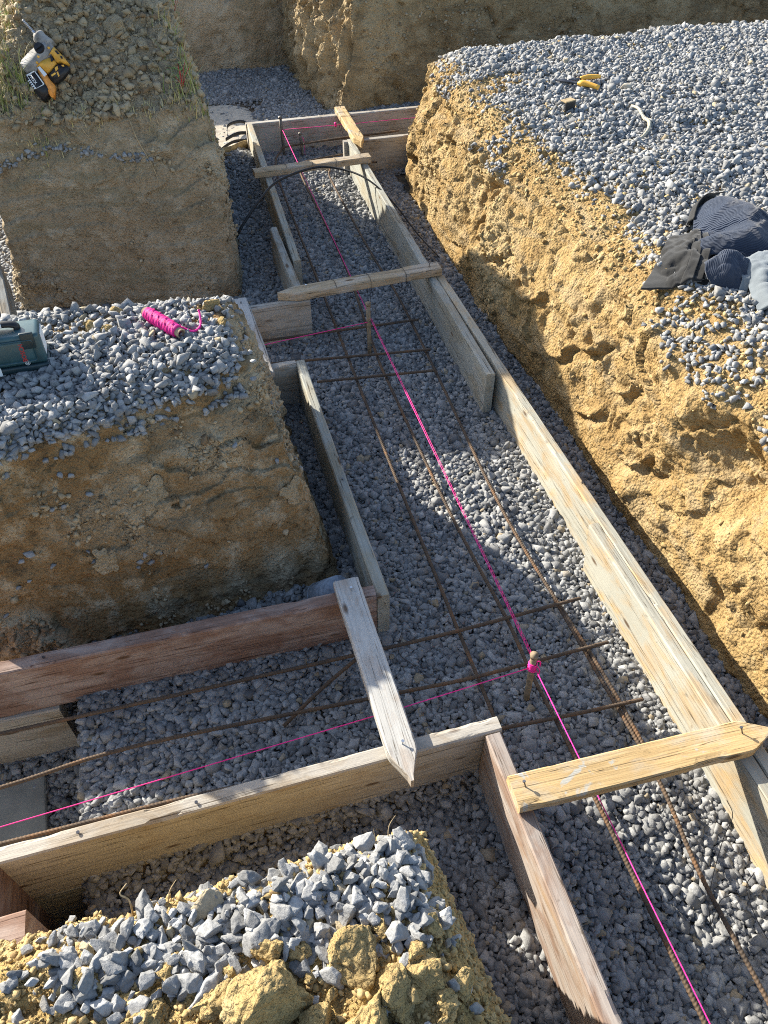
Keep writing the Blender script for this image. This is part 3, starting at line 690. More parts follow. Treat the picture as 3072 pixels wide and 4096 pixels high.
for i in range(70):
    x, y = g2.uniform(-.75, .24), g2.uniform(4.66, 5.45)
    clod(x, y, g2.uniform(.025, .055), bA, M['clod_grey'], 'small brown earth clod among the loose soil of the mound', G2, 140 + i, .75, .25, .09, 3)
G3 = 'yellow soil lumps on the middle block'
for i, (x, y, r_, lb) in enumerate([(-.39, 2.76, .04, 'flaky yellow lump in the gravel right of the tool case'), (-.435, 2.68, .034, 'flat yellow flake in front of the flaky yellow lump'), (-.33, 2.70, .035, 'splintered yellow lump nearest the pink spool'),
                                    (-.28, 2.85, .035, 'yellow soil lump on the back rim left of the spool'), (.07, 2.78, .045, 'crumbly yellow soil lump on the far right corner behind the spool'), (.10, 2.65, .036, 'yellow soil lump at the right rim of the middle block')]):
    clod(x, y, r_, bB, M['clod'], lb, G3, 230 + i, .6, .25, .14, 3)
# pale flaked patch and larger lumps stuck on the brown face
for i, (x, z, r_, lb) in enumerate([(-.28, .50, .085, 'pale flaked slab of clay stuck on the brown block face'), (-.48, .36, .05, 'pale torn clay lump low on the left of the brown block face'), (.24, .40, .05, 'pale crusty lump on the right side of the brown block face')]):
    h = bB.ray_cast(Vector((x, 1.0, z)), Vector((0, 1, 0)))
    V, F = chunk(4, 960 + i, (r_, r_ * .13, r_ * 1.1), 8, .12, 4., .6, .9); an_ = np.arctan2(V[:, 2], V[:, 0]); kk = 1 + .42 * vnoise(np.stack([np.cos(an_) * 2.2, np.sin(an_) * 2.2, 0 * an_ + i * 5], 1), 31) + .15 * vnoise(np.stack([np.cos(an_) * 7, np.sin(an_) * 7, 0 * an_ + i * 5], 1), 33); V[:, 0] *= kk; V[:, 2] *= kk; V[:, 1] += .007 * fbm(V, 30., 3, i)
    o = link('clay_lump', mesh_np(V, F), M['clod_grey'], None, True); o.location = h[0] + h[1] * .004; o.rotation_euler = (-.28, 0, .08 + .2 * i)
    tag(o, lb, 'clod')

# ------------------------------------------------------------------ timber
def beam(name, p0, p1, w, h, mat, parent=None, point=None, wob=.0016, tilt=0., cut0=0., cut1=0., seed=0, chip=.006):
    """timber between two end points given on the top centre line; w across, h downwards; point='0'/'1' sharpens that end like a stake"""
    p0, p1 = Vector(p0), Vector(p1); L = (p1 - p0).length
    st = max(8, int(L / .018)); xs = np.linspace(0, 1, st + 1)
    if point: xs = np.unique(np.r_[xs, [.115 * .8 / L, 1 - .115 * .8 / L]])
    c = min(.005, w * .15, h * .15)
    ny, nz = 6, max(4, int(h / .02)); ring = []
    for y in np.linspace(-w / 2 + c, w / 2 - c, ny): ring.append((y, 0.))
    for z in np.linspace(-c, -h + c, nz): ring.append((w / 2, z))
    for y in np.linspace(w / 2 - c, -w / 2 + c, ny): ring.append((y, -h))
    for z in np.linspace(-h + c, -c, nz): ring.append((-w / 2, z))
    ring = np.array(ring); m = len(ring)
    V = np.zeros((len(xs), m, 3)); V[:, :, 0] = (xs * L)[:, None]; V[:, :, 1] = ring[None, :, 0]; V[:, :, 2] = ring[None, :, 1]
    if point:
        tl = .1; d = xs * L if point == '0' else (1 - xs) * L
        k = np.clip(d / tl, .10, 1); V[:, :, 1] *= k[:, None]
    # slanted end cuts
    fr = V[:, :, 0] / L; V[:, :, 0] += (1 - fr) * cut0 * (-V[:, :, 2] / h) + fr * cut1 * (-V[:, :, 2] / h)
    q_ = V.reshape(-1, 3); sv = q_ + seed * 3.7
    dn = wob * fbm(sv * np.array([.7, 6, 6]), 3., 3, seed) + .0007 * fbm(sv * np.array([.3, 3, 3]), 60., 2, seed)
    cen = np.stack([q_[:, 0], 0 * q_[:, 0], 0 * q_[:, 0] - h / 2], 1); dr = q_ - cen; dr /= np.linalg.norm(dr, axis=1)[:, None]
    # chipped arrises
    ed = np.minimum(np.abs(np.abs(q_[:, 1]) - w / 2), 1) < c * 1.6
    tp = (np.abs(q_[:, 2]) < c * 1.6) | (np.abs(q_[:, 2] + h) < c * 1.6)
    ch = chip * sstep(fbm(sv, 9., 3, seed + 3), .22, .5) * (ed & tp)
    bow = .004 * np.sin(np.pi * q_[:, 0] / L + seed) * min(1, L)
    q_ = q_ + dr * (dn - ch)[:, None]; q_[:, 1] += bow
    n = len(xs); i = np.arange(n - 1)[:, None] * m; j = np.arange(m)[None]; j2 = (j + 1) % m
    F = np.stack([i + j, i + m + j, i + m + j2, i + j2], -1).reshape(-1, 4).tolist()
    q_ = np.vstack([q_, q_[:m].mean(0), q_[-m:].mean(0)]); a, b_ = len(q_) - 2, len(q_) - 1
    F += [[a, k, (k + 1) % m] for k in range(m)] + [[b_, (n - 1) * m + (k + 1) % m, (n - 1) * m + k] for k in range(m)]
    me = bpy.data.meshes.new('beam'); me.from_pydata(q_.tolist(), [], F); me.update()
    o = link(name, me, mat, parent)
    ex = (p1 - p0).normalized(); ez = Vector((0, 0, 1)); ey = ez.cross(ex).normalized(); ez = ex.cross(ey)
    Mx = Matrix((ex, ey, ez)).transposed().to_4x4(); Mx.translation = p0
    o.matrix_world = Mx @ Matrix.Rotation(tilt, 4, 'X')
    return o
HB = .25; T = .046
def board(p0, p1, mat, label, zt=HB, h=.30, t=T, **kw):
    o = beam('form_board', (p0[0], p0[1], zt), (p1[0], p1[1], zt), t, h, M[mat], seed=random.randint(1, 90), **kw)
    return tag(o, label, 'board', 'form boards of the footing')
B = {}
B['ul'] = board((.736, 6.47), (.655, 4.20), 'w_cem', 'sun bleached form board on the far left side, running from the far corner')
B['lap'] = board((.600, 4.66), (.603, 3.775), 'w_grey', 'short grey form board lapped outside the far left board')
B['far'] = board((.70, 6.475), (3.6, 6.445), 'w_tan', 'farthest form board, crossing in front of the far earth wall', tilt=0)
B['far2'] = board((1.36, 5.905), (3.6, 5.885), 'w_tan', 'form board behind the right bank corner, parallel to the farthest board')
B['ur'] = board((1.413, 5.93), (1.358, 2.83), 'w_film', 'long right form board filmed with grey cement, its square end stepping out midway')
B['ro'] = board((1.424, 3.80), (1.437, .62), 'w_cem', 'long pale right form board with a pinkish top edge beside the yellow bank')
B['ri'] = board((1.386, 1.78), (1.388, -.7), 'w_cem', 'yellowish form board with a slanted end, lapped inside the long right board', zt=.246, cut0=.06)
B['rb'] = board((1.50, .76), (1.52, -.7), 'w_grey', 'grey cement splashed board at the lower right, outside the nearest cross stake', zt=.243)
B['cs'] = board((.12, 3.76), (.64, 3.76), 'w_tan', 'short tan cross board at the far side of the middle opening', h=.31)
B['cs2'] = board((.15, 3.19), (.448, 3.19), 'w_tan', 'short tan cross board at the near side of the middle opening', h=.31)
B['ml'] = board((.472, 3.20), (.472, 1.66), 'w_film', 'grey green form board along the brown block, showing its fresh yellow end')
B['red'] = board((-1.5, 1.735), (.447, 1.69), 'w_red', 'reddish brown form board in front of the brown block', h=.262, t=.055)
B['red2'] = board((-1.5, 1.72), (-.755, 1.705), 'w_tan', 'tan board standing under the left end of the reddish board', zt=-.014, h=.31, t=.05)
B['low'] = board((-1.5, 1.075), (.69, 1.06), 'w_tan', 'tan form board across the lower left, joining the ruddy near board', h=.305, t=.05)
B['low2'] = board((-1.2, 1.07), (-.675, 1.065), 'w_film', 'grey board standing under the left end of the lower tan board', zt=-.058, h=.32, t=.05)
B['nl'] = board((.658, 1.032), (.658, -.7), 'w_redlit', 'ruddy split form board running to the bottom right of the near block', h=.35, t=.052)
B['lc'] = board((-.865, 1.045), (-.87, .1), 'w_red', 'reddish board running behind the near block at the lower left corner', zt=.24, h=.58, t=.05)
B['lb'] = beam('brace_block', (-.88, .80, .32), (-.735, .80, .32), .14, .30, M['w_red'], seed=4)
tag(B['lb'], 'short reddish end of timber at the left edge above the near block', 'board')
B['lp'] = beam('leaning_plank', (-1.02, 4.45, .36), (-.955, 3.9, .20), .05, .22, M['w_grey'], seed=14)
tag(B['lp'], 'grey plank at the left edge between the two earth blocks', 'board')

tag(link('dark_pipe', tube([(-1.1, .77, .336), (-.76, .755, .336)], .013, 12), M['pin'], None, True), 'dark pipe end lying on the reddish timber at the left edge', 'pipe')
def nail(parent_o, x, y, z, up=.018, mat='nail', lean=(.2, .1)):
    """nail standing out of a timber; world coordinates; a child of that timber"""
    bm = bmesh.new()
    a = Vector((0, 0, -.004)); c = Vector((lean[0] * up, lean[1] * up, up)); d = (c - a).normalized(); rot = d.to_track_quat('Z', 'Y').to_matrix().to_4x4()
    bmesh.ops.create_cone(bm, cap_ends=True, segments=8, radius1=.0022, radius2=.0022, depth=(c - a).length, matrix=Matrix.Translation((a + c) / 2) @ rot)
    bmesh.ops.create_cone(bm, cap_ends=True, segments=10, radius1=.0052, radius2=.0052, depth=.0022, matrix=Matrix.Translation(c) @ rot)
    bmesh.ops.translate(bm, verts=bm.verts, vec=(x, y, z))
    o = from_bm(bm, 'nail', M[mat]); o.parent = parent_o; o.matrix_parent_inverse = parent_o.matrix_basis.inverted(); return o
def wire_loop(parent_o, c, along, w, h, drop_=.10):
    """tie wire wrapped over a stake and hanging down to the rebar"""
    a = Vector(along).normalized(); s = Vector((-a.y, a.x, 0)); c = Vector(c); e = .003
    pts = [c - s * (w / 2 + e) + Vector((0, 0, -h - drop_)) + s * .02, c - s * (w / 2 + e) + Vector((0, 0, -h)), c - s * (w / 2 + e) + Vector((0, 0, 0)), c - s * (w / 2 - .004) + Vector((0, 0, e)), c + a * .004 + Vector((0, 0, e * 1.1)), c + s * (w / 2 - .004) + Vector((0, 0, e)), c + s * (w / 2 + e), c + s * (w / 2 + e) + Vector((0, 0, -h)), c + s * (w / 2) + Vector((.01, 0, -h - drop_))]
    o = link('tie_wire', tube([p[:] for p in pts], .0014, 5), M['wire'], None, True); o.parent = parent_o; o.matrix_parent_inverse = parent_o.matrix_basis.inverted(); return o
def stake(p0, p1, mat, label, w=.075, h=.043, point=None, z=.298, nails=(), wires=()):
    o = beam('cross_stake', (p0[0], p0[1], z), (p1[0], p1[1], z), w, h, M[mat], point=point, seed=random.randint(1, 90), wob=.0025)
    tag(o, label, 'stake', 'stakes nailed across the form boards')
    for nn in nails: nail(o, nn[0], nn[1], z, *nn[2:])
    d = (p1[0] - p0[0], p1[1] - p0[1], 0)
    for t in wires: wire_loop(o, (p0[0] + d[0] * t, p0[1] + d[1] * t, z), d, w, h)
    return o
stake((1.475, 6.50), (1.465, 5.74), 'w_pine', 'pointed stake bridging the two farthest boards', .085, .045, '1', .297, [(1.475, 6.47, .015), (1.468, 5.85, .03)], [.18, .3])
stake((.605, 5.45), (1.455, 5.485), 'w_stake', 'square ended cross stake in front of the farthest corner, under the black hose', .082, .045, None, .297, [(.68, 5.45, .014, 'nailb'), (1.38, 5.48, .02)], [.27, .49, .69])
stake((.47, 3.79), (1.425, 3.835), 'w_stake', 'cross stake with its point to the left, over the middle of the long trench', .092, .046, '0', .298, [(.63, 3.80, .016, 'nailb'), (1.36, 3.83, .02)], [.34, .55, .77])
stake((.262, 3.815), (.288, 3.09), 'w_white', 'whitish plank bridging the two short cross boards of the middle opening', .075, .03, None, .283, [(.262, 3.76, .008), (.285, 3.18, .008)])
stake((.350, 1.735), (.352, .935), 'w_white', 'whitish pointed stake from the reddish board to the lower tan board', .095, .045, '1', .298, [(.352, 1.68, .014, 'nailb'), (.358, 1.055, .016, 'nailb')])
stake((.632, .822), (1.50, .782), 'w_pine', 'fresh yellow pointed stake across the near end of the trench', .108, .043, '1', .298, [(.672, .822, .022, 'nail', (-.2, .5)), (1.392, .796, .024, 'nail', (-.3, .5))])

# fine splits and loose nails on top of boards
for o, x, y, z in ((B['red'], -.73, 1.72, HB), (B['low'], -.62, 1.07, HB), (B['low'], -.28, 1.065, HB), (B['ml'], .47, 2.3, HB), (B['ro'], 1.44, 2.0, HB)): nail(o, x, y, z, .006)

# ------------------------------------------------------------------ reinforcing bars
def rebar(pts, label, r_=.0068, sub=0, ribs=.011):
    o = link('rebar', tube(pts, r_, 8, ribs, True, sub), M['rebar'], None, True); return tag(o, label, 'rebar', 'reinforcing bars of the footing')
rebar([(.74, 1.10, .05), (.748, 2.14, .055), (.765, 3.2, .06), (.785, 4.08, .06), (.818, 5.7, .07), (.85, 6.05, .09), (.92, 6.22, .10), (1.05, 6.30, .11), (1.9, 6.33, .12)], 'left of the three long trench bars, bending right at the far corner', sub=8)
rebar([(.945, -.7, .05), (.95, .17, .055), (.945, .95, .06), (.935, 1.3, .06), (.94, 1.57, .06), (.92, 2.15, .055), (.92, 3.13, .06), (.93, 3.44, .06), (1.0, 4.5, .06), (1.0, 5.75, .07), (1.03, 5.93, .08), (1.12, 6.02, .09), (1.9, 6.1, .1)], 'middle one of the three long trench bars, under the pink string', sub=8)
rebar([(1.14, -.7, .05), (1.145, .17, .055), (1.149, .52, .055), (1.177, .82, .06), (1.17, 1.2, .06), (1.16, 1.6, .06)], 'near right long bar, passing under the fresh yellow stake', sub=8)
rebar([(1.19, .90, .062), (1.186, 1.2, .066), (1.17, 1.5, .062), (1.151, 1.9, .056), (1.154, 2.33, .055), (1.193, 3.22, .06), (1.216, 3.96, .06), (1.2, 4.5, .06), (1.2, 5.6, .07), (1.22, 5.8, .08), (1.30, 5.90, .09), (1.6, 5.82, .1)], 'far right long bar, lapped over the near right bar', sub=8)
C1 = rebar([(.555, 3.227, .08), (1.182, 3.154, .08)], 'nearest of the three cross bars by the middle opening')
C2 = rebar([(.25, 3.46, .085), (1.219, 3.344, .08)], 'middle one of the three cross bars by the middle opening')
C3 = rebar([(.25, 3.675, .085), (1.249, 3.649, .08)], 'farthest of the three cross bars by the middle opening')
N1 = rebar([(-1.5, 1.585, .10), (-.92, 1.567, .09), (.316, 1.544, .085), (.724, 1.541, .085), (1.251, 1.556, .085)], 'long cross bar in front of the reddish board', sub=6)
N2 = rebar([(-1.5, 1.35, .10), (-.906, 1.364, .095), (-.464, 1.394, .09), (.436, 1.348, .085), (.73, 1.334, .085), (1.259, 1.339, .085)], 'long cross bar touching the near steel pin', sub=6)
N3 = rebar([(.742, 1.121, .08), (1.003, 1.102, .08), (1.266, 1.089, .08)], 'short cross bar right of the corner of the lower tan board', sub=6)
rebar([(-1.5, 1.115, .245), (-.85, 1.104, .24), (-.32, 1.100, .23), (-.05, 1.10, .19), (.2, 1.11, .09)], 'bar running along the inside of the lower tan board', sub=6)
rebar([(.02, 1.36, .035), (.18, 1.46, .05), (.33, 1.535, .07)], 'short dark bar lying in the gravel under the whitish stake', sub=6)
rebar([(1.10, 6.16, .165), (1.35, 6.19, .165), (1.9, 6.22, .165)], 'short straight bar lying on the far bent bars', sub=4)
def tie(bar, x, y, z):
    pts = [(x + .013 * math.cos(a) * 1.1, y + .013 * math.sin(a), z + .006 * math.sin(2 * a + 1.)) for a in np.linspace(0, 11, 22)] + [(x + .02, y + .012, z + .02), (x + .024, y + .02, z + .034)]
    link('tie_wire', tube(pts, .0012, 5), M['wire'], bar, True)
for bar, L_ in ((C1, ((.76, 3.203), (.93, 3.183), (1.18, 3.155))), (C2, ((.768, 3.40), (.93, 3.378), (1.2, 3.346))), (C3, ((.78, 3.662), (.95, 3.657), (1.21, 3.65))), (N1, ((.74, 1.541), (.938, 1.546), (1.165, 1.553))), (N2, ((.732, 1.334), (.936, 1.335), (1.172, 1.338))), (N3, ((.742, 1.121), (.943, 1.108), (1.183, 1.094)))):
    for x, y in L_: tie(bar, x, y, .075)
# thin wires sticking up
def wires(pts, label, r_=.0013): return tag(link('tie_wire', tube(pts, r_, 5, 0, True, 6), M['wire'], None, True), label, 'wire')
wires([(1.10, .36, .03), (1.13, .45, .08), (1.22, .56, .15), (1.255, .60, .22), (1.25, .64, .25)], 'rusty tie wire curling up to the yellow stake at the lower right')
wires([(1.27, .46, .13), (1.262, .44, .05), (1.255, .34, .02), (1.27, .2, .015)], 'straight tie wire in the lit gravel at the lower right')
wires([(1.10, .38, .05), (1.16, .43, .06), (1.21, .44, .045)], 'short rusty tie wire twisted round the near right bar')
wires([(.53, 1.60, .10), (.50, 1.55, .02), (.56, 1.45, .012), (.60, 1.30, .012)], 'dark tie wire in the gravel by the fresh yellow board end')

# ------------------------------------------------------------------ steel pins and strings
def pin(base, top, r_, mat, label):
    t = empty('steel_pin', base); b_, tp = Vector(base), Vector(top); d = tp - b_
    o = link('rod', tube([(-d * .1)[:], (d * .3)[:], (d * .7)[:], d[:]], [r_, r_, r_ * .97, r_], 12), M[mat], t, True)
    bm = bmesh.new(); bmesh.ops.create_cone(bm, cap_ends=True, segments=14, radius1=r_ * 1.15, radius2=r_ * 1.35, depth=.02, matrix=Matrix.Translation(d) @ d.to_track_quat('Z', 'Y').to_matrix().to_4x4())
    bmesh.ops.bevel(bm, geom=bm.edges[:], offset=.002, segments=2, affect='EDGES'); from_bm(bm, 'mushroomed_head', M[mat], t, True)
    return tag(t, label, 'steel pin', 'steel pins holding the string')
pin((.897, 1.242, -.02), (.892, 1.255, .268), .0115, 'pinwood', 'near steel pin with a pink knot where the strings meet')
pin((.915, 3.506, -.02), (.918, 3.535, .30), .012, 'pinwood', 'muddy steel pin beside the middle opening')
pin((.971, 6.361, -.02), (.966, 6.372, .30), .012, 'pin', 'tall steel pin at the far corner of the forms')
pin((1.113, 6.32, -.02), (1.107, 6.33, .18), .010, 'pin', 'short steel pin right of the tall far pin')
def string(pts, label, r_=.0017, extra=()):
    t = tag(empty('pink_string', pts[0]), label, 'string', 'pink layout strings'); o3 = np.array(pts[0])
    link('strand', tube(np.array(pts) - o3, r_, 6), M['pink'], t, True)
    for e in extra: link('strand', tube(np.array(e) - o3, r_ * .6, 6, 0, True, 1), M['pink'], t, True)
    return t
s0 = np.array([.931, 3.54, .205]); s1 = np.array([.903, 1.256, .215])
hel = []; 
for k in range(0, 260):
    f = .55 + .44 * k / 259.; a = k * .9; c = s0 * (1 - f) + s1 * f; hel.append(c + np.array([.004 * math.cos(a) + .003, 0, .004 * math.sin(a)]))
string([tuple(s0), tuple(s1)], 'doubled pink string from the middle pin to the near pin', .0017, [[tuple(s0 + [.006, 0, 0]), tuple(s1 + [.007, 0, .002])], hel])
string([(.972, 6.35, .215), (.931, 3.55, .205)], 'pink string from the far corner pin to the middle pin', .0019)
string([(.972, 6.358, .215), (1.5, 6.345, .21), (3.2, 6.32, .205)], 'pink string in front of the farthest board', .0018)
string([(.926, 3.52, .20), (.33, 3.46, .20), (.1, 3.44, .20)], 'pink string across the middle opening', .0017)
string([(.90, 1.238, .205), (.906, .161, .20), (.91, -.7, .20)], 'pink string from the near pin to the bottom right corner', .0019)
string([(.889, 1.25, .205), (.406, 1.226, .20), (-.858, 1.179, .195), (-1.5, 1.155, .195)], 'pink string from the near pin across the lower left trench', .0018)
kn = []
for k in range(60):
    a = k * .85; kn.append((.893 + .0148 * math.cos(a), 1.252 + .0148 * math.sin(a), .232 - k * .00075 + .004 * math.sin(k * 1.7)))
t = tag(empty('string_knot', (.893, 1.252, .22)), 'pink string knot wound round the head of the near steel pin', 'knot')
link('winding', tube(np.array(kn) - np.array([.893, 1.252, .22]), .0024, 6), M['pink'], t, True)
link('loose_end', tube([(.012, -.012, .0), (.02, -.02, -.02), (.016, -.024, -.045), (.02, -.024, -.055)], .0022, 6, 0, True, 5), M['pink'], t, True)
link('loose_end', tube([(.014, .004, .005), (.028, .0, .004), (.03, -.004, -.02)], .0022, 6, 0, True, 5), M['pink'], t, True)
tg = tag(empty('string_tag', (1.40, 6.335, .215)), 'small pink knot on the far string right of the far stake', 'knot')
link('winding', tube([(0, 0, -.012), (.004, 0, 0), (0, .003, .008), (-.004, 0, .018)], .008, 8), M['pink'], tg, True)
tw = tag(empty('string_tail', (1.118, 6.32, .1)), 'pink string tail hanging from the short far pin', 'string')
link('strand', tube([(0, 0, .06), (.012, -.006, .03), (.014, -.006, -.09)], .002, 6, 0, True, 4), M['pink'], tw, True)

# ------------------------------------------------------------------ spool of pink string
sa, sb = Vector((-.173, 2.75, 0)), Vector((-.060, 2.59, 0))
sz = max(top_z(bB, -.173, 2.75), top_z(bB, -.115, 2.67), top_z(bB, -.06, 2.59)) + .036
t = empty('string_spool', ((sa + sb) / 2 + Vector((0, 0, sz)))[:]); d = (sb - sa); L = d.length; t.rotation_euler = (0, R(4), math.atan2(d.y, d.x))
xs = np.linspace(-L / 2 + .008, L / 2 - .012, 60); rr = .0235 + .0035 * np.cos((xs / L) * 3.0) + .0009 * np.sin(xs * 420)
link('thread_winding', tube(np.stack([xs, 0 * xs, 0 * xs], 1), list(rr), 28), M['thread'], t, True)
for k in range(3):  # crossing outer wraps
    ph = k * 2.1; w_ = [(-L * .42 + L * .82 * u_, (.0285) * math.cos(ph + u_ * 9), (.0285) * math.sin(ph + u_ * 9)) for u_ in np.linspace(0, 1, 50)]
    link('outer_strand', tube(w_, .0011, 5), M['pink'], t, True)
bm = bmesh.new()
for x0 in (-L / 2, L / 2):
    bmesh.ops.create_cone(bm, cap_ends=False, segments=24, radius1=.0185, radius2=.0185, depth=.03, matrix=Matrix.Translation((x0 - math.copysign(.008, x0), 0, 0)) @ Matrix.Rotation(R(90), 4, 'Y'))
    bmesh.ops.create_cone(bm, cap_ends=False, segments=24, radius1=.0145, radius2=.0145, depth=.03, matrix=Matrix.Translation((x0 - math.copysign(.008, x0), 0, 0)) @ Matrix.Rotation(R(90), 4, 'Y'))
    ci = [bm.verts.new((x0 + math.copysign(.007, x0), .0185 * math.cos(a), .0185 * math.sin(a))) for a in np.linspace(0, 2 * np.pi, 24, endpoint=False)]
    co = [bm.verts.new((x0 + math.copysign(.007, x0), .0145 * math.cos(a), .0145 * math.sin(a))) for a in np.linspace(0, 2 * np.pi, 24, endpoint=False)]
    for k in range(24): bm.faces.new((ci[k], ci[(k + 1) % 24], co[(k + 1) % 24], co[k]))
from_bm(bm, 'cardboard_core', M['card'], t, True)
link('string_end', tube([(L / 2 - .02, .024, .005), (L / 2 + .02, .045, -.005), (L / 2 + .01, .09, -.008), (L / 2 - .03, .125, .012), (L / 2 - .04, .13, .02)], .0042, 7, 0, True, 6), M['pink'], t, True)
tag(t, 'spool wound with bright pink string lying on the gravel', 'spool')

# ------------------------------------------------------------------ tool case
def rbox(sx, sy, sz, bev=.012, seg=3, loc=(0, 0, 0), taper=0.):
    bm = bmesh.new(); bmesh.ops.create_cube(bm, size=1); bmesh.ops.scale(bm, vec=(sx, sy, sz), verts=bm.verts)
    if taper:
        for v_ in bm.verts:
            if v_.co.z < 0: v_.co.x *= 1 + taper; v_.co.y *= 1 + taper
    bmesh.ops.bevel(bm, geom=bm.edges[:], offset=bev, segments=seg, affect='EDGES', profile=.6)
    bmesh.ops.translate(bm, verts=bm.verts, vec=loc); return bm
def text(s, size, name, mat, parent, loc, rot, ext=.0006):
    c = bpy.data.curves.new(name, 'FONT'); c.body = s; c.size = size; c.extrude = ext; c.align_x = 'CENTER'; c.align_y = 'CENTER'; c.resolution_u = 3; c.offset = size * .012
    o = bpy.data.objects.new('tx', c); COL.objects.link(o); dg = bpy.context.evaluated_depsgraph_get(); me = bpy.data.meshes.new_from_object(o.evaluated_get(dg)); bpy.data.objects.remove(o)
    me.materials.clear(); ob = link(name, me, mat, parent); ob.location = loc; ob.rotation_euler = rot; return ob
zc = max(top_z(bB, -.60, 2.55), top_z(bB, -.70, 2.58)) + .008
t = empty('tool_case', (-.682, 2.585, zc), R(2)); t.rotation_euler = (R(-5), R(2), R(3))
W, D_, Hh = .28, .13, .135
from_bm(rbox(W, D_, Hh - .022, .016, 4, (0, 0, .022 + (Hh - .022) / 2), .04), 'shell', M['case'], t, True)
from_bm(rbox(W + .022, D_ + .02, .024, .007, 2, (0, 0, .012)), 'base_rim', M['case_dk'], t, True)
from_bm(rbox(W - .05, .006, Hh - .055, .012, 3, (0.0, -D_ / 2 - .004, Hh / 2 + .012)), 'recessed_panel', M['case'], t, True)
from_bm(rbox(.0035, D_ * .62, Hh - .05, .001, 1, (W / 2 + .003, 0, Hh / 2 + .012)), 'side_label', M['white'], t)
hd = empty('handle', (0, 0, 0)); hd.parent = t
hm = tube([(-.06, .0, Hh - .005), (-.058, .0, Hh + .012), (-.03, 0, Hh + .02), (.03, 0, Hh + .02), (.058, 0, Hh + .012), (.06, 0, Hh - .005)], .011, 10, 0, True, 6)
bpy.data.objects.remove(hd); h_ = link('handle', hm, M['black'], t, True); h_.scale = (1.15, 1.6, 1)
from_bm(rbox(.045, .012, .06, .004, 2, (.10, -D_ / 2 - .002, Hh - .02)), 'latch', M['case_dk'], t, True)
bm = rbox(.05, .05, .016, .005, 2, (.0, 0, Hh + .022)); from_bm(bm, 'handle_pad', M['white'], t, True)
bm = rbox(.035, .004, .03, .001, 1, (-.03, -D_ / 2 - .0135, .016)); from_bm(bm, 'sticker', M['white'], t)
text('BOSCH', .021, 'lettering', M['redtext'], t, (.074, -D_ / 2 - .0075, .074), (R(90), R(-90), 0))
bm = bmesh.new(); bmesh.ops.create_cone(bm, cap_ends=True, segments=24, radius1=.0085, radius2=.0085, depth=.001, matrix=Matrix.Translation((.078, -D_ / 2 - .0075, .034)) @ Matrix.Rotation(R(90), 4, 'X'))
lg = from_bm(bm, 'emblem', M['whitetext'], t)
bm = bmesh.new()
bmesh.ops.create_cone(bm, cap_ends=True, segments=20, radius1=.0068, radius2=.0068, depth=.001, matrix=Matrix.Translation((.078, -D_ / 2 - .0082, .034)) @ Matrix.Rotation(R(90), 4, 'X')); e2 = from_bm(bm, 'emblem_field', M['case_dk'], lg)
bm = bmesh.new()
for x0 in (-.003, .003): bmesh.ops.create_cube(bm, size=1, matrix=Matrix.Translation((.078 + x0, -D_ / 2 - .0089, .034)) @ Matrix.Diagonal((.0018, .001, .009, 1)))
bmesh.ops.create_cube(bm, size=1, matrix=Matrix.Translation((.078, -D_ / 2 - .0089, .034)) @ Matrix.Diagonal((.0055, .001, .002, 1)))
from_bm(bm, 'emblem_mark', M['whitetext'], lg)
tag(t, 'dark teal plastic tool case with red lettering on the gravel at the left edge', 'tool case')

# ------------------------------------------------------------------ cordless drill
def extrude_poly(pts, th, z0=0., bev=.004):
    bm = bmesh.new(); f = bm.faces.new([bm.verts.new((x, y, z0)) for x, y in pts]); r_ = bmesh.ops.extrude_face_region(bm, geom=[f])
    bmesh.ops.translate(bm, verts=[e for e in r_['geom'] if isinstance(e, bmesh.types.BMVert)], vec=(0, 0, th)); bmesh.ops.recalc_face_normals(bm, faces=bm.faces)
    if bev: bmesh.ops.bevel(bm, geom=[e for e in bm.edges], offset=bev, segments=2, affect='EDGES', clamp_overlap=True)
    return bm
k_ = .00056
S2 = lambda L: [((x - 250) * k_, (460 - y) * k_) for x, y in L]
dz = top_z(bA, -.48, 4.80)
t = empty('cordless_drill', (-.455, 4.755, dz + .035))
vr = Vector((math.cos(R(15.9)), -math.sin(R(15.9)), 0)); vu = Vector((math.sin(R(15.9)) * math.cos(R(52)), math.cos(R(15.9)) * math.cos(R(52)), math.sin(R(52)))); vn = vr.cross(vu)
t.matrix_world = Matrix.Translation((-.495, 4.765, dz + .05)) @ Matrix((vr, vu, vn)).transposed().to_4x4() @ Matrix.Rotation(R(3), 4, 'Z')
from_bm(extrude_poly(S2([(335, 275), (385, 345), (330, 430), (250, 480), (200, 530), (165, 562), (108, 556), (52, 478), (64, 448), (150, 372), (240, 312)]), .062, -.03, .008), 'motor_housing', M['dusty'], t, True)
from_bm(extrude_poly(S2([(385, 340), (440, 400), (492, 470), (470, 490), (430, 465), (395, 472), (355, 395), (325, 420)]), .054, -.026, .005), 'body_shell', M['yellow'], t, True)
from_bm(extrude_poly(S2([(330, 425), (395, 470), (330, 530), (288, 560), (240, 505), (205, 520), (190, 480), (250, 450)]), .050, -.024, .005), 'gear_cover', M['yellow'], t, True)
from_bm(extrude_poly(S2([(205, 520), (250, 505), (295, 590), (345, 660), (322, 782), (290, 745), (240, 640)]), .046, -.022, .005), 'handle_shell', M['orange'], t, True)
from_bm(extrude_poly(S2([(300, 575), (395, 480), (470, 492), (505, 520), (430, 600), (360, 640), (325, 640)]), .042, -.021, .006), 'grip', M['black'], t, True)
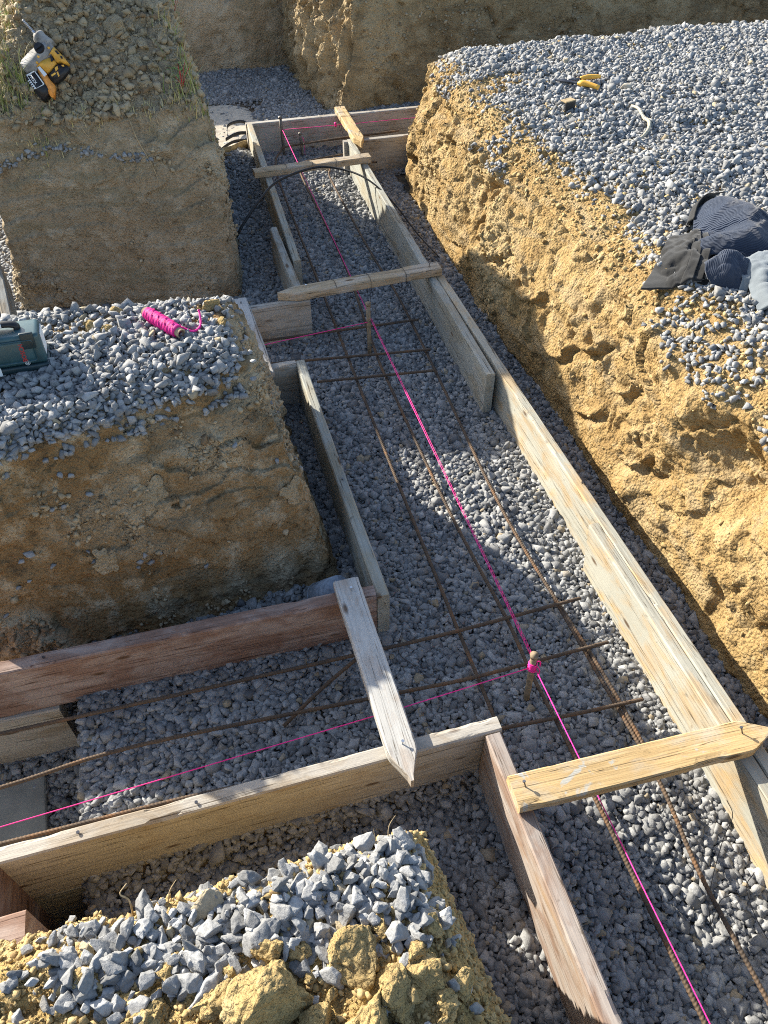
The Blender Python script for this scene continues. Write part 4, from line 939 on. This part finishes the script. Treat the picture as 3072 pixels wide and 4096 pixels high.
for pl in ([(330, 580), (372, 560), (380, 572), (338, 594)], [(372, 520), (400, 505), (404, 530), (380, 552)], [(385, 560), (398, 553), (410, 590), (398, 600)], [(438, 500), (460, 498), (462, 515), (442, 510)]): from_bm(extrude_poly(S2(pl), .003, .0195, 0), 'grip_stripe', M['yellow'], t)
for pl in ([(392, 378), (415, 378), (438, 408), (415, 410)], [(440, 425), (458, 430), (462, 450), (445, 450)], [(345, 415), (365, 425), (372, 465), (352, 470)]): from_bm(extrude_poly(S2(pl), .004, .0265, 0), 'vent', M['black'], t)
for c_ in ((222, 475), (240, 425), (345, 355)):
    bm = bmesh.new(); bmesh.ops.create_cone(bm, cap_ends=True, segments=12, radius1=.007, radius2=.005, depth=.008, matrix=Matrix.Translation((*S2([c_])[0], .034))); from_bm(bm, 'screw_boss', M['yellow'], t, True)
bt = from_bm(extrude_poly(S2([(85, 580), (150, 535), (195, 535), (275, 660), (300, 720), (225, 795), (205, 780), (130, 670)]), .066, -.034, .009), 'battery', M['black'], t, True)
for pl in ([(112, 577), (185, 545), (190, 552), (120, 585)], [(190, 552), (197, 550), (268, 660), (258, 664)], [(120, 585), (112, 577), (180, 702), (188, 698)], [(180, 702), (188, 698), (268, 660), (258, 672)]): from_bm(extrude_poly(S2(pl), .0025, .0325, 0), 'battery_edging', M['whitetext'], bt)
for k in range(5):
    y0 = 630 + k * 17; x0 = 118 + k * 12; from_bm(extrude_poly(S2([(x0, y0), (x0 + 22, y0 - 10), (x0 + 25, y0 - 4), (x0 + 3, y0 + 6)]), .003, .0325, 0), 'battery_vent', M['whitetext'], bt)
text('9', .021, 'lettering', M['whitetext'], bt, (*S2([(145, 580)])[0], .034), (0, 0, R(-58)))
text('FLEX', .020, 'lettering', M['whitetext'], bt, (*S2([(172, 625)])[0], .034), (0, 0, R(-58)))
from_bm(extrude_poly(S2([(218, 515), (240, 505), (298, 575), (270, 595)]), .004, .0245, 0), 'nameplate', M['whitetext'], t)
bm = bmesh.new(); bmesh.ops.create_cone(bm, cap_ends=True, segments=24, radius1=.028, radius2=.024, depth=.016, matrix=Matrix.Translation((*S2([(258, 352)])[0], .036))); bmesh.ops.create_cube(bm, size=1, matrix=Matrix.Translation((*S2([(258, 352)])[0], .046)) @ Matrix.Rotation(.5, 4, 'Z') @ Matrix.Diagonal((.04, .012, .01, 1))); from_bm(bm, 'mode_dial', M['black'], t)
a_, b_ = [Vector((*S2([p])[0], 0)) for p in ((330, 310), (215, 205))]
ax = (b_ - a_).normalized(); cp = lambda f: (a_ + (b_ - a_) * f)[:]
link('nose_collar', tube([cp(-.05), cp(.3), cp(.62), cp(.66), cp(.82), cp(.84), cp(1.)], [.033, .032, .03, .034, .034, .024, .018], 20), M['dusty'], t, True)
tip = Vector((*S2([(108, 78)])[0], 0)); nb = 60; bit = [(b_ + (tip - b_) * f)[:] for f in np.linspace(0, 1, nb)]
fl = tube(bit, [.0085 if k < 14 else .0062 + .0028 * math.sin(k * 1.15) for k in range(nb)], 8); link('drill_bit', fl, M['steelb'], t, True)
tag(t, 'yellow and black cordless hammer drill lying on the soil mound', 'drill')

# ------------------------------------------------------------------ pliers
pz = top_z(bD, 2.65, 4.72) + .035
t = empty('pliers', (2.62, 4.745, pz)); 
def onp(pts): return [(p[0] - 2.62, p[1] - 4.745, p[2]) for p in pts]
link('handle', tube(onp([(2.665, 4.80, .012), (2.70, 4.802, .014), (2.74, 4.80, .016), (2.80, 4.79, .014)]), [.010, .014, .014, .011], 10, 0, True, 4), M['yellow'], t, True)
link('handle', tube(onp([(2.605, 4.715, .012), (2.625, 4.70, .016), (2.66, 4.665, .016), (2.70, 4.615, .010)]), [.009, .020, .016, .0135], 10, 0, True, 4), M['yellow'], t, True)
link('jaw', tube(onp([(2.665, 4.80, .012), (2.60, 4.785, .012), (2.55, 4.80, .010), (2.49, 4.84, .008)]), [.006, .008, .008, .003], 8, 0, True, 4), M['nail'], t, True)
link('jaw', tube(onp([(2.61, 4.715, .012), (2.58, 4.755, .012), (2.54, 4.79, .010), (2.49, 4.85, .004)]), [.006, .008, .008, .003], 8, 0, True, 4), M['nail'], t, True)
bm = bmesh.new(); bmesh.ops.create_cone(bm, cap_ends=True, segments=14, radius1=.009, radius2=.008, depth=.02, matrix=Matrix.Translation((-.045, .035, .012))); from_bm(bm, 'pivot', M['nail'], t, True)
tag(t, 'open pliers with yellow handles on the gravel of the right bank', 'pliers')
# dark scrap and the pale rope piece
zz = top_z(bD, 2.39, 4.40)
t = empty('folded_scrap', (2.40, 4.39, zz + .03), .3); from_bm(rbox(.075, .012, .05, .003, 2, (0, 0, 0)), 'flap', M['black'], t); f2 = from_bm(rbox(.08, .05, .008, .003, 2, (.0, .02, .026)), 'fold', M['root'], t); tag(t, 'small dark folded scrap on the gravel below the pliers', 'scrap')
rp = [(2.775, 4.33), (2.76, 4.22), (2.745, 4.13), (2.735, 4.05), (2.67, 3.95), (2.58, 3.89), (2.50, 3.92)]
o = link('rope_piece', tube([(x, y, top_z(bD, x, y) + .03 + .006 * math.sin(i * 2)) for i, (x, y) in enumerate(rp)], [.005, .008, .010, .010, .009, .006, .003], 7, .02, True, 8), M['rope'], None, True); tag(o, 'frayed pale rope piece on the gravel right of the pliers', 'rope')
V, F = chunk(3, 77, (.045, .035, .03)); o = link('pale_stone', mesh_np(V, F), M['sand'], None, True); o.location = (2.90, 4.62, top_z(bD, 2.9, 4.62) + .03); tag(o, 'single cream coloured stone on the gravel right of the pliers', 'stone')

# ------------------------------------------------------------------ jacket heap
JO = Vector((2.19, 2.52, 0)); ja = Vector((math.cos(R(15.9)), -math.sin(R(15.9)), 0)); jb = Vector((math.sin(R(15.9)), math.cos(R(15.9)), 0))
def jz(x, y): return top_z(bD, x, y)
def cloth_patch(name, ctrl, mat, parent, fold=.006, ff=9., seed=0, sub=12, thick=.006, ribdir=None, ribf=900.):
    """smooth patch through a control grid of (a, b, height above ground), thickened"""
    G = np.array(ctrl, float); nr, nc = G.shape[:2]
    def cr(A, t):  # catmull-rom along axis 0
        n = len(A); E = np.concatenate([2 * A[:1] - A[1:2], A, 2 * A[-1:] - A[-2:-1]]); k = min(int(t), n - 2); u_ = t - k; a, b_, c, d = E[k], E[k + 1], E[k + 2], E[k + 3]
        return .5 * ((2 * b_) + (c - a) * u_ + (2 * a - 5 * b_ + 4 * c - d) * u_ ** 2 + (3 * b_ - a - 3 * c + d) * u_ ** 3)
    tr = np.linspace(0, nr - 1, (nr - 1) * sub + 1); tc_ = np.linspace(0, nc - 1, (nc - 1) * sub + 1)
    rows = np.array([cr(G, t_) for t_ in tr]); full = np.array([cr(rows.transpose(1, 0, 2), t_) for t_ in tc_]).transpose(1, 0, 2)
    H, Wd = full.shape[:2]; q_ = full.reshape(-1, 3)
    q_[:, 2] += fold * fbm(q_ * np.array([1, 1, .4]), ff, 3, seed) + fold * .5 * fbm(q_, ff * 3, 2, seed + 4)
    Vw = np.array([(JO + ja * p[0] + jb * p[1])[:2] for p in q_]); base = np.array([jz(x, y) for x, y in Vw]); base = np.maximum(base, .80)
    Vv = np.column_stack([Vw, base + np.maximum(q_[:, 2], .004)])
    i = np.arange(H * Wd).reshape(H, Wd); Fq = np.stack([i[:-1, :-1], i[:-1, 1:], i[1:, 1:], i[1:, :-1]], -1).reshape(-1, 4)
    me = mesh_np(Vv - np.array(parent.location), Fq, 4)
    uu, vv = np.meshgrid(np.arange(Wd) / (sub), np.arange(H) / (sub)); attr(me, 'rib', ((uu if ribdir == 'u' else vv) * ribf).ravel())
    o = link(name, me, mat, parent, True)
    md = o.modifiers.new('thick', 'SOLIDIFY'); md.thickness = thick; md.offset = -1
    return o
t = empty('jacket', (2.3, 2.55, jz(2.3, 2.55)))
P3 = lambda *r_: [list(x) for x in r_]
# navy back: dome rising from the left band to the right, folded over at the front
cloth_patch('navy_shell', [
    P3((.03, .44, .02), (.10, .46, .05), (.20, .42, .06), (.30, .34, .04), (.50, .25, .02), (.75, .12, .01)),
    P3((.015, .41, .09), (.09, .36, .145), (.19, .30, .135), (.28, .22, .11), (.48, .13, .08), (.75, .02, .05)),
    P3((-.01, .32, .07), (.07, .27, .115), (.18, .22, .14), (.28, .14, .105), (.49, .06, .09), (.75, -.04, .05)),
    P3((-.035, .18, .03), (.05, .17, .065), (.17, .13, .115), (.28, .07, .085), (.50, -.02, .07), (.75, -.1, .05)),
    P3((-.05, .10, .07), (.04, .08, .105), (.15, .05, .105), (.25, .02, .09), (.45, -.05, .07), (.75, -.14, .05)),
    P3((-.06, .03, .04), (.04, .02, .05), (.15, .0, .05), (.25, -.02, .045), (.45, -.09, .03), (.75, -.18, .02))], M['navy'], t, .016, 9., 3, 14, .007, 'v', 95.)
cloth_patch('collar_band', [P3((-.015, .37, .02), (.02, .45, .02), (.06, .475, .04), (.10, .475, .06)), P3((-.02, .35, .06), (.01, .42, .09), (.05, .435, .125), (.10, .42, .14)), P3((-.012, .32, .085), (.018, .39, .125), (.055, .405, .155), (.11, .375, .162))], M['blackcloth'], t, .003, 12., 5, 8, .006)
cloth_patch('sleeve', [
    P3((-.05, -.02, .03), (.03, -.01, .04), (.09, -.03, .04), (.13, -.06, .02)),
    P3((-.075, -.07, .07), (.01, -.05, .105), (.08, -.07, .085), (.12, -.09, .05)),
    P3((-.08, -.105, .06), (-.01, -.10, .085), (.05, -.11, .075), (.09, -.13, .05)),
    P3((-.06, -.13, .03), (.0, -.14, .05), (.04, -.15, .04), (.08, -.16, .03)),
    P3((-.035, -.14, .0), (.01, -.155, .0), (.05, -.17, .0), (.08, -.18, .0))], M['navy'], t, .008, 14., 8, 14, .007, 'u', 70.)
cloth_patch('cuff', [P3((.06, -.13, .055), (.09, -.145, .05)), P3((.06, -.152, .052), (.09, -.167, .045)), P3((.05, -.178, .006), (.085, -.188, .004))], M['fleece'], t, .003, 20., 9, 8, .006)
cloth_patch('lining', [
    P3((.09, -.035, .06), (.15, -.05, .085), (.25, -.08, .08), (.45, -.15, .05)),
    P3((.08, -.075, .05), (.14, -.10, .09), (.25, -.14, .07), (.45, -.20, .05)),
    P3((.09, -.14, .05), (.13, -.17, .08), (.20, -.21, .045), (.40, -.28, .04)),
    P3((.085, -.24, .02), (.12, -.27, .06), (.17, -.30, .03), (.35, -.36, .02)),
    P3((.085, -.33, .0), (.12, -.36, .035), (.17, -.38, .01), (.30, -.42, .005))], M['fleece'], t, .014, 10., 12, 12, .012)
cloth_patch('canvas_panel', [
    P3((-.12, .27, .02), (-.07, .265, .03), (-.03, .25, .05)),
    P3((-.18, .16, .015), (-.12, .16, .03), (-.06, .15, .05)),
    P3((-.25, .03, .012), (-.17, .03, .025), (-.10, .03, .045)),
    P3((-.326, -.094, .004), (-.24, -.10, .01), (-.165, -.11, .015))], M['blackcloth'], t, .006, 11., 14, 12, .006)
cloth_patch('placket', [P3((-.035, .24, .055), (-.005, .24, .06)), P3((-.065, .14, .055), (-.03, .14, .062)), P3((-.105, .02, .05), (-.065, .02, .057)), P3((-.17, -.112, .018), (-.125, -.115, .024))], M['blackcloth'], t, .004, 14., 16, 10, .006)
cloth_patch('placket', [P3((-.01, .23, .05), (.02, .23, .055)), P3((-.035, .12, .05), (.0, .12, .062)), P3((-.07, .0, .045), (-.035, .0, .055)), P3((-.122, -.112, .016), (-.085, -.115, .026))], M['blackcloth'], t, .004, 14., 18, 10, .006)
cloth_patch('inner_facing', [P3((-.0, .2, .03), (.08, .18, .03)), P3((-.05, .05, .02), (.04, .03, .02)), P3((-.10, -.10, .008), (.0, -.14, .006))], M['blackcloth'], t, .004, 12., 19, 8, .005)
cloth_patch('piping', [P3((-.11, -.112, .014), (-.04, -.13, .014), (.03, -.148, .010)), P3((-.11, -.124, .006), (-.04, -.142, .006), (.03, -.16, .004))], M['fleece'], t, .002, 20., 21, 8, .003)
tag(t, 'crumpled jacket of navy ribbed knit with black panels and pale fleece lining', 'jacket')

# ------------------------------------------------------------------ hose, coil, pail, slab, sand patch
hp = [(.36, 5.05, .02), (.375, 4.93, .08), (.45, 4.95, .17), (.58, 5.07, .25), (.74, 5.22, .30), (1.02, 5.34, .31), (1.20, 5.27, .305), (1.34, 5.10, .285), (1.46, 4.9, .20), (1.56, 4.65, .08), (1.63, 4.4, .03)]
tag(link('black_hose', tube(hp, [.0095, .009, .008, .0055, .004], 9, 0, True, 10), M['hose'], None, True), 'black hose arching over the far left board and the trench', 'hose')
def strap(pts, w, label, mat='hose'):
    P = np.array(pts); n = len(P); E = np.vstack([2 * P[0] - P[1], P, 2 * P[-1] - P[-2]]); Q = []
    for k in range(1, n):
        for u_ in np.arange(0, 1, .1):
            a, b2, c, d = E[k - 1], E[k], E[k + 1], E[k + 2]; Q.append(.5 * ((2 * b2) + (c - a) * u_ + (2 * a - 5 * b2 + 4 * c - d) * u_ ** 2 + (3 * b2 - a - 3 * c + d) * u_ ** 3))
    Q = np.array(Q); m = len(Q); up = np.array([0, 0, 1.]); Vv = np.vstack([Q - up * w / 2, Q + up * w / 2]); Fq = np.array([[i, i + 1, m + i + 1, m + i] for i in range(m - 1)])
    o = link('coiled_band', mesh_np(Vv, Fq, 4), M[mat], None, True); md = o.modifiers.new('t', 'SOLIDIFY'); md.thickness = .005; md.offset = 0
    return tag(o, label, 'band')
strap([(.80, 6.98, .05), (.72, 7.02, .08), (.60, 6.92, .09), (.57, 6.75, .06)], .024, 'upper black strap loop by the far left corner')
strap([(.80, 6.68, .09), (.66, 6.70, .10), (.53, 6.64, .08)], .026, 'thick black strap bridging the coil by the far left corner')
strap([(.74, 6.58, .08), (.60, 6.56, .09), (.47, 6.45, .07), (.41, 6.30, .03)], .022, 'thin lower black strap of the coil by the far left corner')
strap([(.80, 6.60, .09), (.72, 6.56, .07), (.60, 6.44, .05)], .02, 'short slanting black strap of the coil by the far left corner')
strap([(.80, 6.50, .07), (.68, 6.50, .075), (.56, 6.42, .075), (.49, 6.40, .07), (.50, 6.28, .07), (.56, 6.24, .07)], .075, 'broad ochre band looped on the gravel heap by the far left corner', 'rustband')
bm = bmesh.new(); gr = []
for r_, z in ((.058, 0.), (.055, .07), (.051, .14)): gr.append([bm.verts.new((r_ * math.cos(a), r_ * math.sin(a), z)) for a in np.linspace(0, 2 * np.pi, 28, endpoint=False)])
for r_, z in ((.060, .145), (.066, .147), (.066, .137)): pass
for a, c in zip(gr[:-1], gr[1:]):
    for i in range(28): bm.faces.new((a[i], a[(i + 1) % 28], c[(i + 1) % 28], c[i]))
bm.faces.new(gr[-1])
t = empty('plastic_cup', (.268, 1.885, .03)); t.rotation_euler = (R(25), R(35), 0)
o = from_bm(bm, 'cup_body', M['pail'], t, True); md = o.modifiers.new('t', 'SOLIDIFY'); md.thickness = .003; md.offset = 1
link('rim', tube([(.058 * math.cos(a), .058 * math.sin(a), .0) for a in np.linspace(0, 2 * np.pi, 30)], .004, 7), M['pail'], t, True)
tag(t, 'dirty bluish plastic cup behind the reddish board beside the brown block', 'cup')
bm = rbox(.42, .34, .05, .012, 3); o = from_bm(bm, 'concrete_slab', M['concrete']); o.location = (-1.085, 1.405, -.305); o.rotation_euler = (0, 0, .05); tag(o, 'smooth grey concrete slab in the deep left end of the lower trench', 'slab')
xx, yy = np.meshgrid(np.linspace(.2, 1.15, 50), np.linspace(6.45, 7.9, 70)); pts = np.stack([xx.ravel(), yy.ravel(), 0 * xx.ravel()], 1)
rad = np.sqrt(((xx - .55) / .5) ** 2 + ((yy - 7.15) / .75) ** 2).ravel() + .15 * fbm(pts, 4., 2, 2)
zz = floor_z(xx, yy).ravel() + .012 - .05 * sstep(rad, .7, 1.05) + .006 * fbm(pts, 20., 3, 3)
ii = np.arange(50 * 70).reshape(70, 50); Fq = np.stack([ii[:-1, :-1], ii[:-1, 1:], ii[1:, 1:], ii[1:, :-1]], -1).reshape(-1, 4)
tag(link('sand', mesh_np(np.stack([xx.ravel(), yy.ravel(), zz], 1), Fq, 4), M['sand'], None, True), 'pale sandy patch of bare ground by the far left corner', 'ground', kind='structure')

# ------------------------------------------------------------------ grass, weeds, roots
def blades(n, centres, spread, hlo, hhi, seed, hue=(0, 1)):
    g = np.random.default_rng(seed); Vv, Ff, Hh_ = [], [], []; off = 0
    for _ in range(n):
        cx, cy, bv = centres[g.integers(len(centres))]; x, y = cx + g.normal(0, spread), cy + g.normal(0, spread); z = top_z(bv, x, y)
        if z < .5: continue
        h = g.uniform(hlo, hhi); a = g.uniform(0, 6.28); le = g.uniform(.2, .9) * h; w = g.uniform(.0016, .0036); hu = g.uniform(*hue)
        dx, dy = math.cos(a), math.sin(a); prev = None
        for k in range(5):
            f = k / 4.; px_, py_, pz_ = x + dx * le * f * f, y + dy * le * f * f, z - .005 + h * (f - .35 * f ** 3 * (le / h)); ww = w * (1 - f * .9)
            Vv += [(px_ - dy * ww, py_ + dx * ww, pz_), (px_ + dy * ww, py_ - dx * ww, pz_)]; Hh_ += [hu, hu]
            if k: Ff.append([off - 2, off - 1, off + 1, off])
            off += 2
    me = mesh_np(np.array(Vv), np.array(Ff), 4); attr(me, 'hue', Hh_); return me
cA = [(-.80 + .1 * i, 4.68 + .03 * i, bA) for i in range(3)] + [(-.75, 4.85, bA), (-.68, 5.05, bA), (-.6, 5.2, bA), (.22, 4.62, bA), (.24, 4.75, bA), (.25, 5.0, bA), (.25, 5.5, bA), (.22, 5.7, bA)]
tag(link('grass', blades(1100, cA, .055, .04, .16, 4, (0., 1.)), M['grass']), 'dry and green grass along the rim of the far left mound', 'grass', kind='stuff')
cA2 = [(x, 4.62 - .05 * (x + .9) / 1.2, bA) for x in np.linspace(-.85, .25, 14)]
tag(link('grass', blades(330, cA2, .022, .02, .07, 14, (.5, 1.)), M['grass']), 'dead straw on the front rim of the far left block', 'grass', kind='stuff')
def weed(x, y, bv, n, h, label, seed):
    g = random.Random(seed); t = empty('weed', (x, y, top_z(bv, x, y)))
    for k in range(n):
        a = g.uniform(0, 6.28); le = g.uniform(.02, .06); hh = h * g.uniform(.6, 1.1)
        link('stem', tube([(0, 0, -.01), (le * .3 * math.cos(a), le * .3 * math.sin(a), hh * .5), (le * math.cos(a), le * math.sin(a), hh)], [.0028, .0022, .001], 5, 0, True, 4), M['weed'], t, True)
    Vv, Ff = [], []
    for k in range(n * 7):
        a = g.uniform(0, 6.28); r_ = g.uniform(.01, .05); z = g.uniform(.2, 1.) * h; c = Vector((r_ * math.cos(a), r_ * math.sin(a), z)); d = Vector((math.cos(a), math.sin(a), g.uniform(-.3, .6))).normalized() * g.uniform(.012, .024); s = d.cross(Vector((0, 0, 1))).normalized() * .005
        m = len(Vv); Vv += [c[:], (c + d * .5 + s)[:], (c + d)[:], (c + d * .5 - s)[:]]; Ff.append([m, m + 1, m + 2, m + 3])
    link('leaves', mesh_np(np.array(Vv), np.array(Ff), 4), M['leaf'], t)
    return tag(t, label, 'weed')
weed(.19, 4.66, bA, 6, .13, 'red stemmed weed on the right rim of the far left mound', 1)
weed(-.86, 4.72, bA, 4, .10, 'red stemmed weed at the left edge of the far left block', 2)
weed(-.70, 5.12, bA, 5, .12, 'leafy weed on the left crest of the far left mound', 3)
weed(.24, 5.55, bA, 5, .12, 'leafy weed at the far right crest of the far left mound', 5)
def root(pts, label, r_=.0025): return tag(link('root', tube(pts, [r_, r_ * .8, r_ * .4], 5, 0, True, 6), M['root'], None, True), label, 'root')
def on_face(bv, x, z, y0=.8, o=.006):
    h = bv.ray_cast(Vector((x, y0, z)), Vector((0, 1, 0))); return (h[0].x, h[0].y - o, h[0].z) if h[0] is not None else (x, 2., z)
root([on_face(bA, x, z, 3.4) for x, z in ((-.12, .99), (-.10, .90), (-.06, .80), (-.045, .74), (-.03, .66))], 'long root hanging down the middle of the far left block face', .004)
root([on_face(bA, x, z, 3.4) for x, z in ((.02, 1.0), (.03, .95), (.06, .92))], 'short root near the top right of the far left block face', .003)
root([on_face(bA, x, z, 3.4) for x, z in ((-.38, 1.0), (-.36, .95), (-.33, .91))], 'dry root under the mound rim on the far left block', .003)
root([on_face(bB, x, z) for x, z in ((-.275, .60), (-.255, .53), (-.245, .46), (-.24, .42))], 'thin root on the pale slab of the brown block face', .0016)
root([on_face(bB, x, z) for x, z in ((.07, .60), (.085, .52), (.10, .46), (.12, .41))], 'thin root near the right edge of the brown block face', .0016)
tz = lambda x, y: top_z(bC, x, y)
root([(-.36, .60, .80), (-.355, .615, .86), (-.365, .62, .89), (-.345, .625, .92)], 'bare twig sticking up from the left rim of the near block', .0022)
root([(-.29, .60, .81), (-.275, .61, .86), (-.255, .615, .895)], 'small reddish twig right of the bare twig on the near block rim', .0016)
root([(.18, .60, .82), (.185, .61, .87), (.20, .615, .905)], 'thin dry stalk at the right corner of the near block', .0013)
root([(.155, .60, .82), (.15, .61, .88)], 'straight dry stalk left of the thin stalk on the near block corner', .001)

# ------------------------------------------------------------------ light, sky, camera
kx, ky = 1.32, 1.75
sv = Vector((-kx, ky, 1)).normalized(); el = math.asin(sv.z); azi = math.atan2(sv.x, sv.y)
w = bpy.data.worlds.new('World'); SC.world = w; w.use_nodes = True; nt = w.node_tree
sky = nt.nodes.new('ShaderNodeTexSky'); sky.sky_type = 'NISHITA'; sky.sun_disc = False; sky.sun_elevation = el; sky.sun_rotation = azi; sky.altitude = 200; sky.dust_density = 1.5
nt.links.new(sky.outputs[0], nt.nodes['Background'].inputs[0]); nt.nodes['Background'].inputs[1].default_value = .12
sl_ = bpy.data.lights.new('sun', 'SUN'); sl_.energy = 5.0; sl_.angle = R(.55); sl_.color = (1, .93, .80)
so = bpy.data.objects.new('sun', sl_); COL.objects.link(so); so.rotation_euler = sv.to_track_quat('Z', 'Y').to_euler(); so.location = sv * 20

cam = bpy.data.cameras.new('camera'); co = bpy.data.objects.new('camera', cam); COL.objects.link(co); SC.camera = co
co.location = (0, 0, 2.5); co.rotation_euler = (R(90 - 46.29), 0, R(-15.9))
cam.sensor_fit = 'HORIZONTAL'; cam.sensor_width = 36; cam.lens = 36 * 1650 / 1659; cam.clip_end = 1000; cam.clip_start = .02
SC.view_settings.view_transform = 'Standard'; SC.view_settings.look = 'None'; SC.view_settings.gamma = 1; SC.view_settings.exposure = 1.24
SC.render.engine = 'CYCLES'; SC.cycles.max_bounces = 6; SC.cycles.use_denoising = False; SC.cycles.filter_width = 1.05; SC.cycles.adaptive_threshold = .006
SC.render.resolution_x, SC.render.resolution_y = 768, 1024
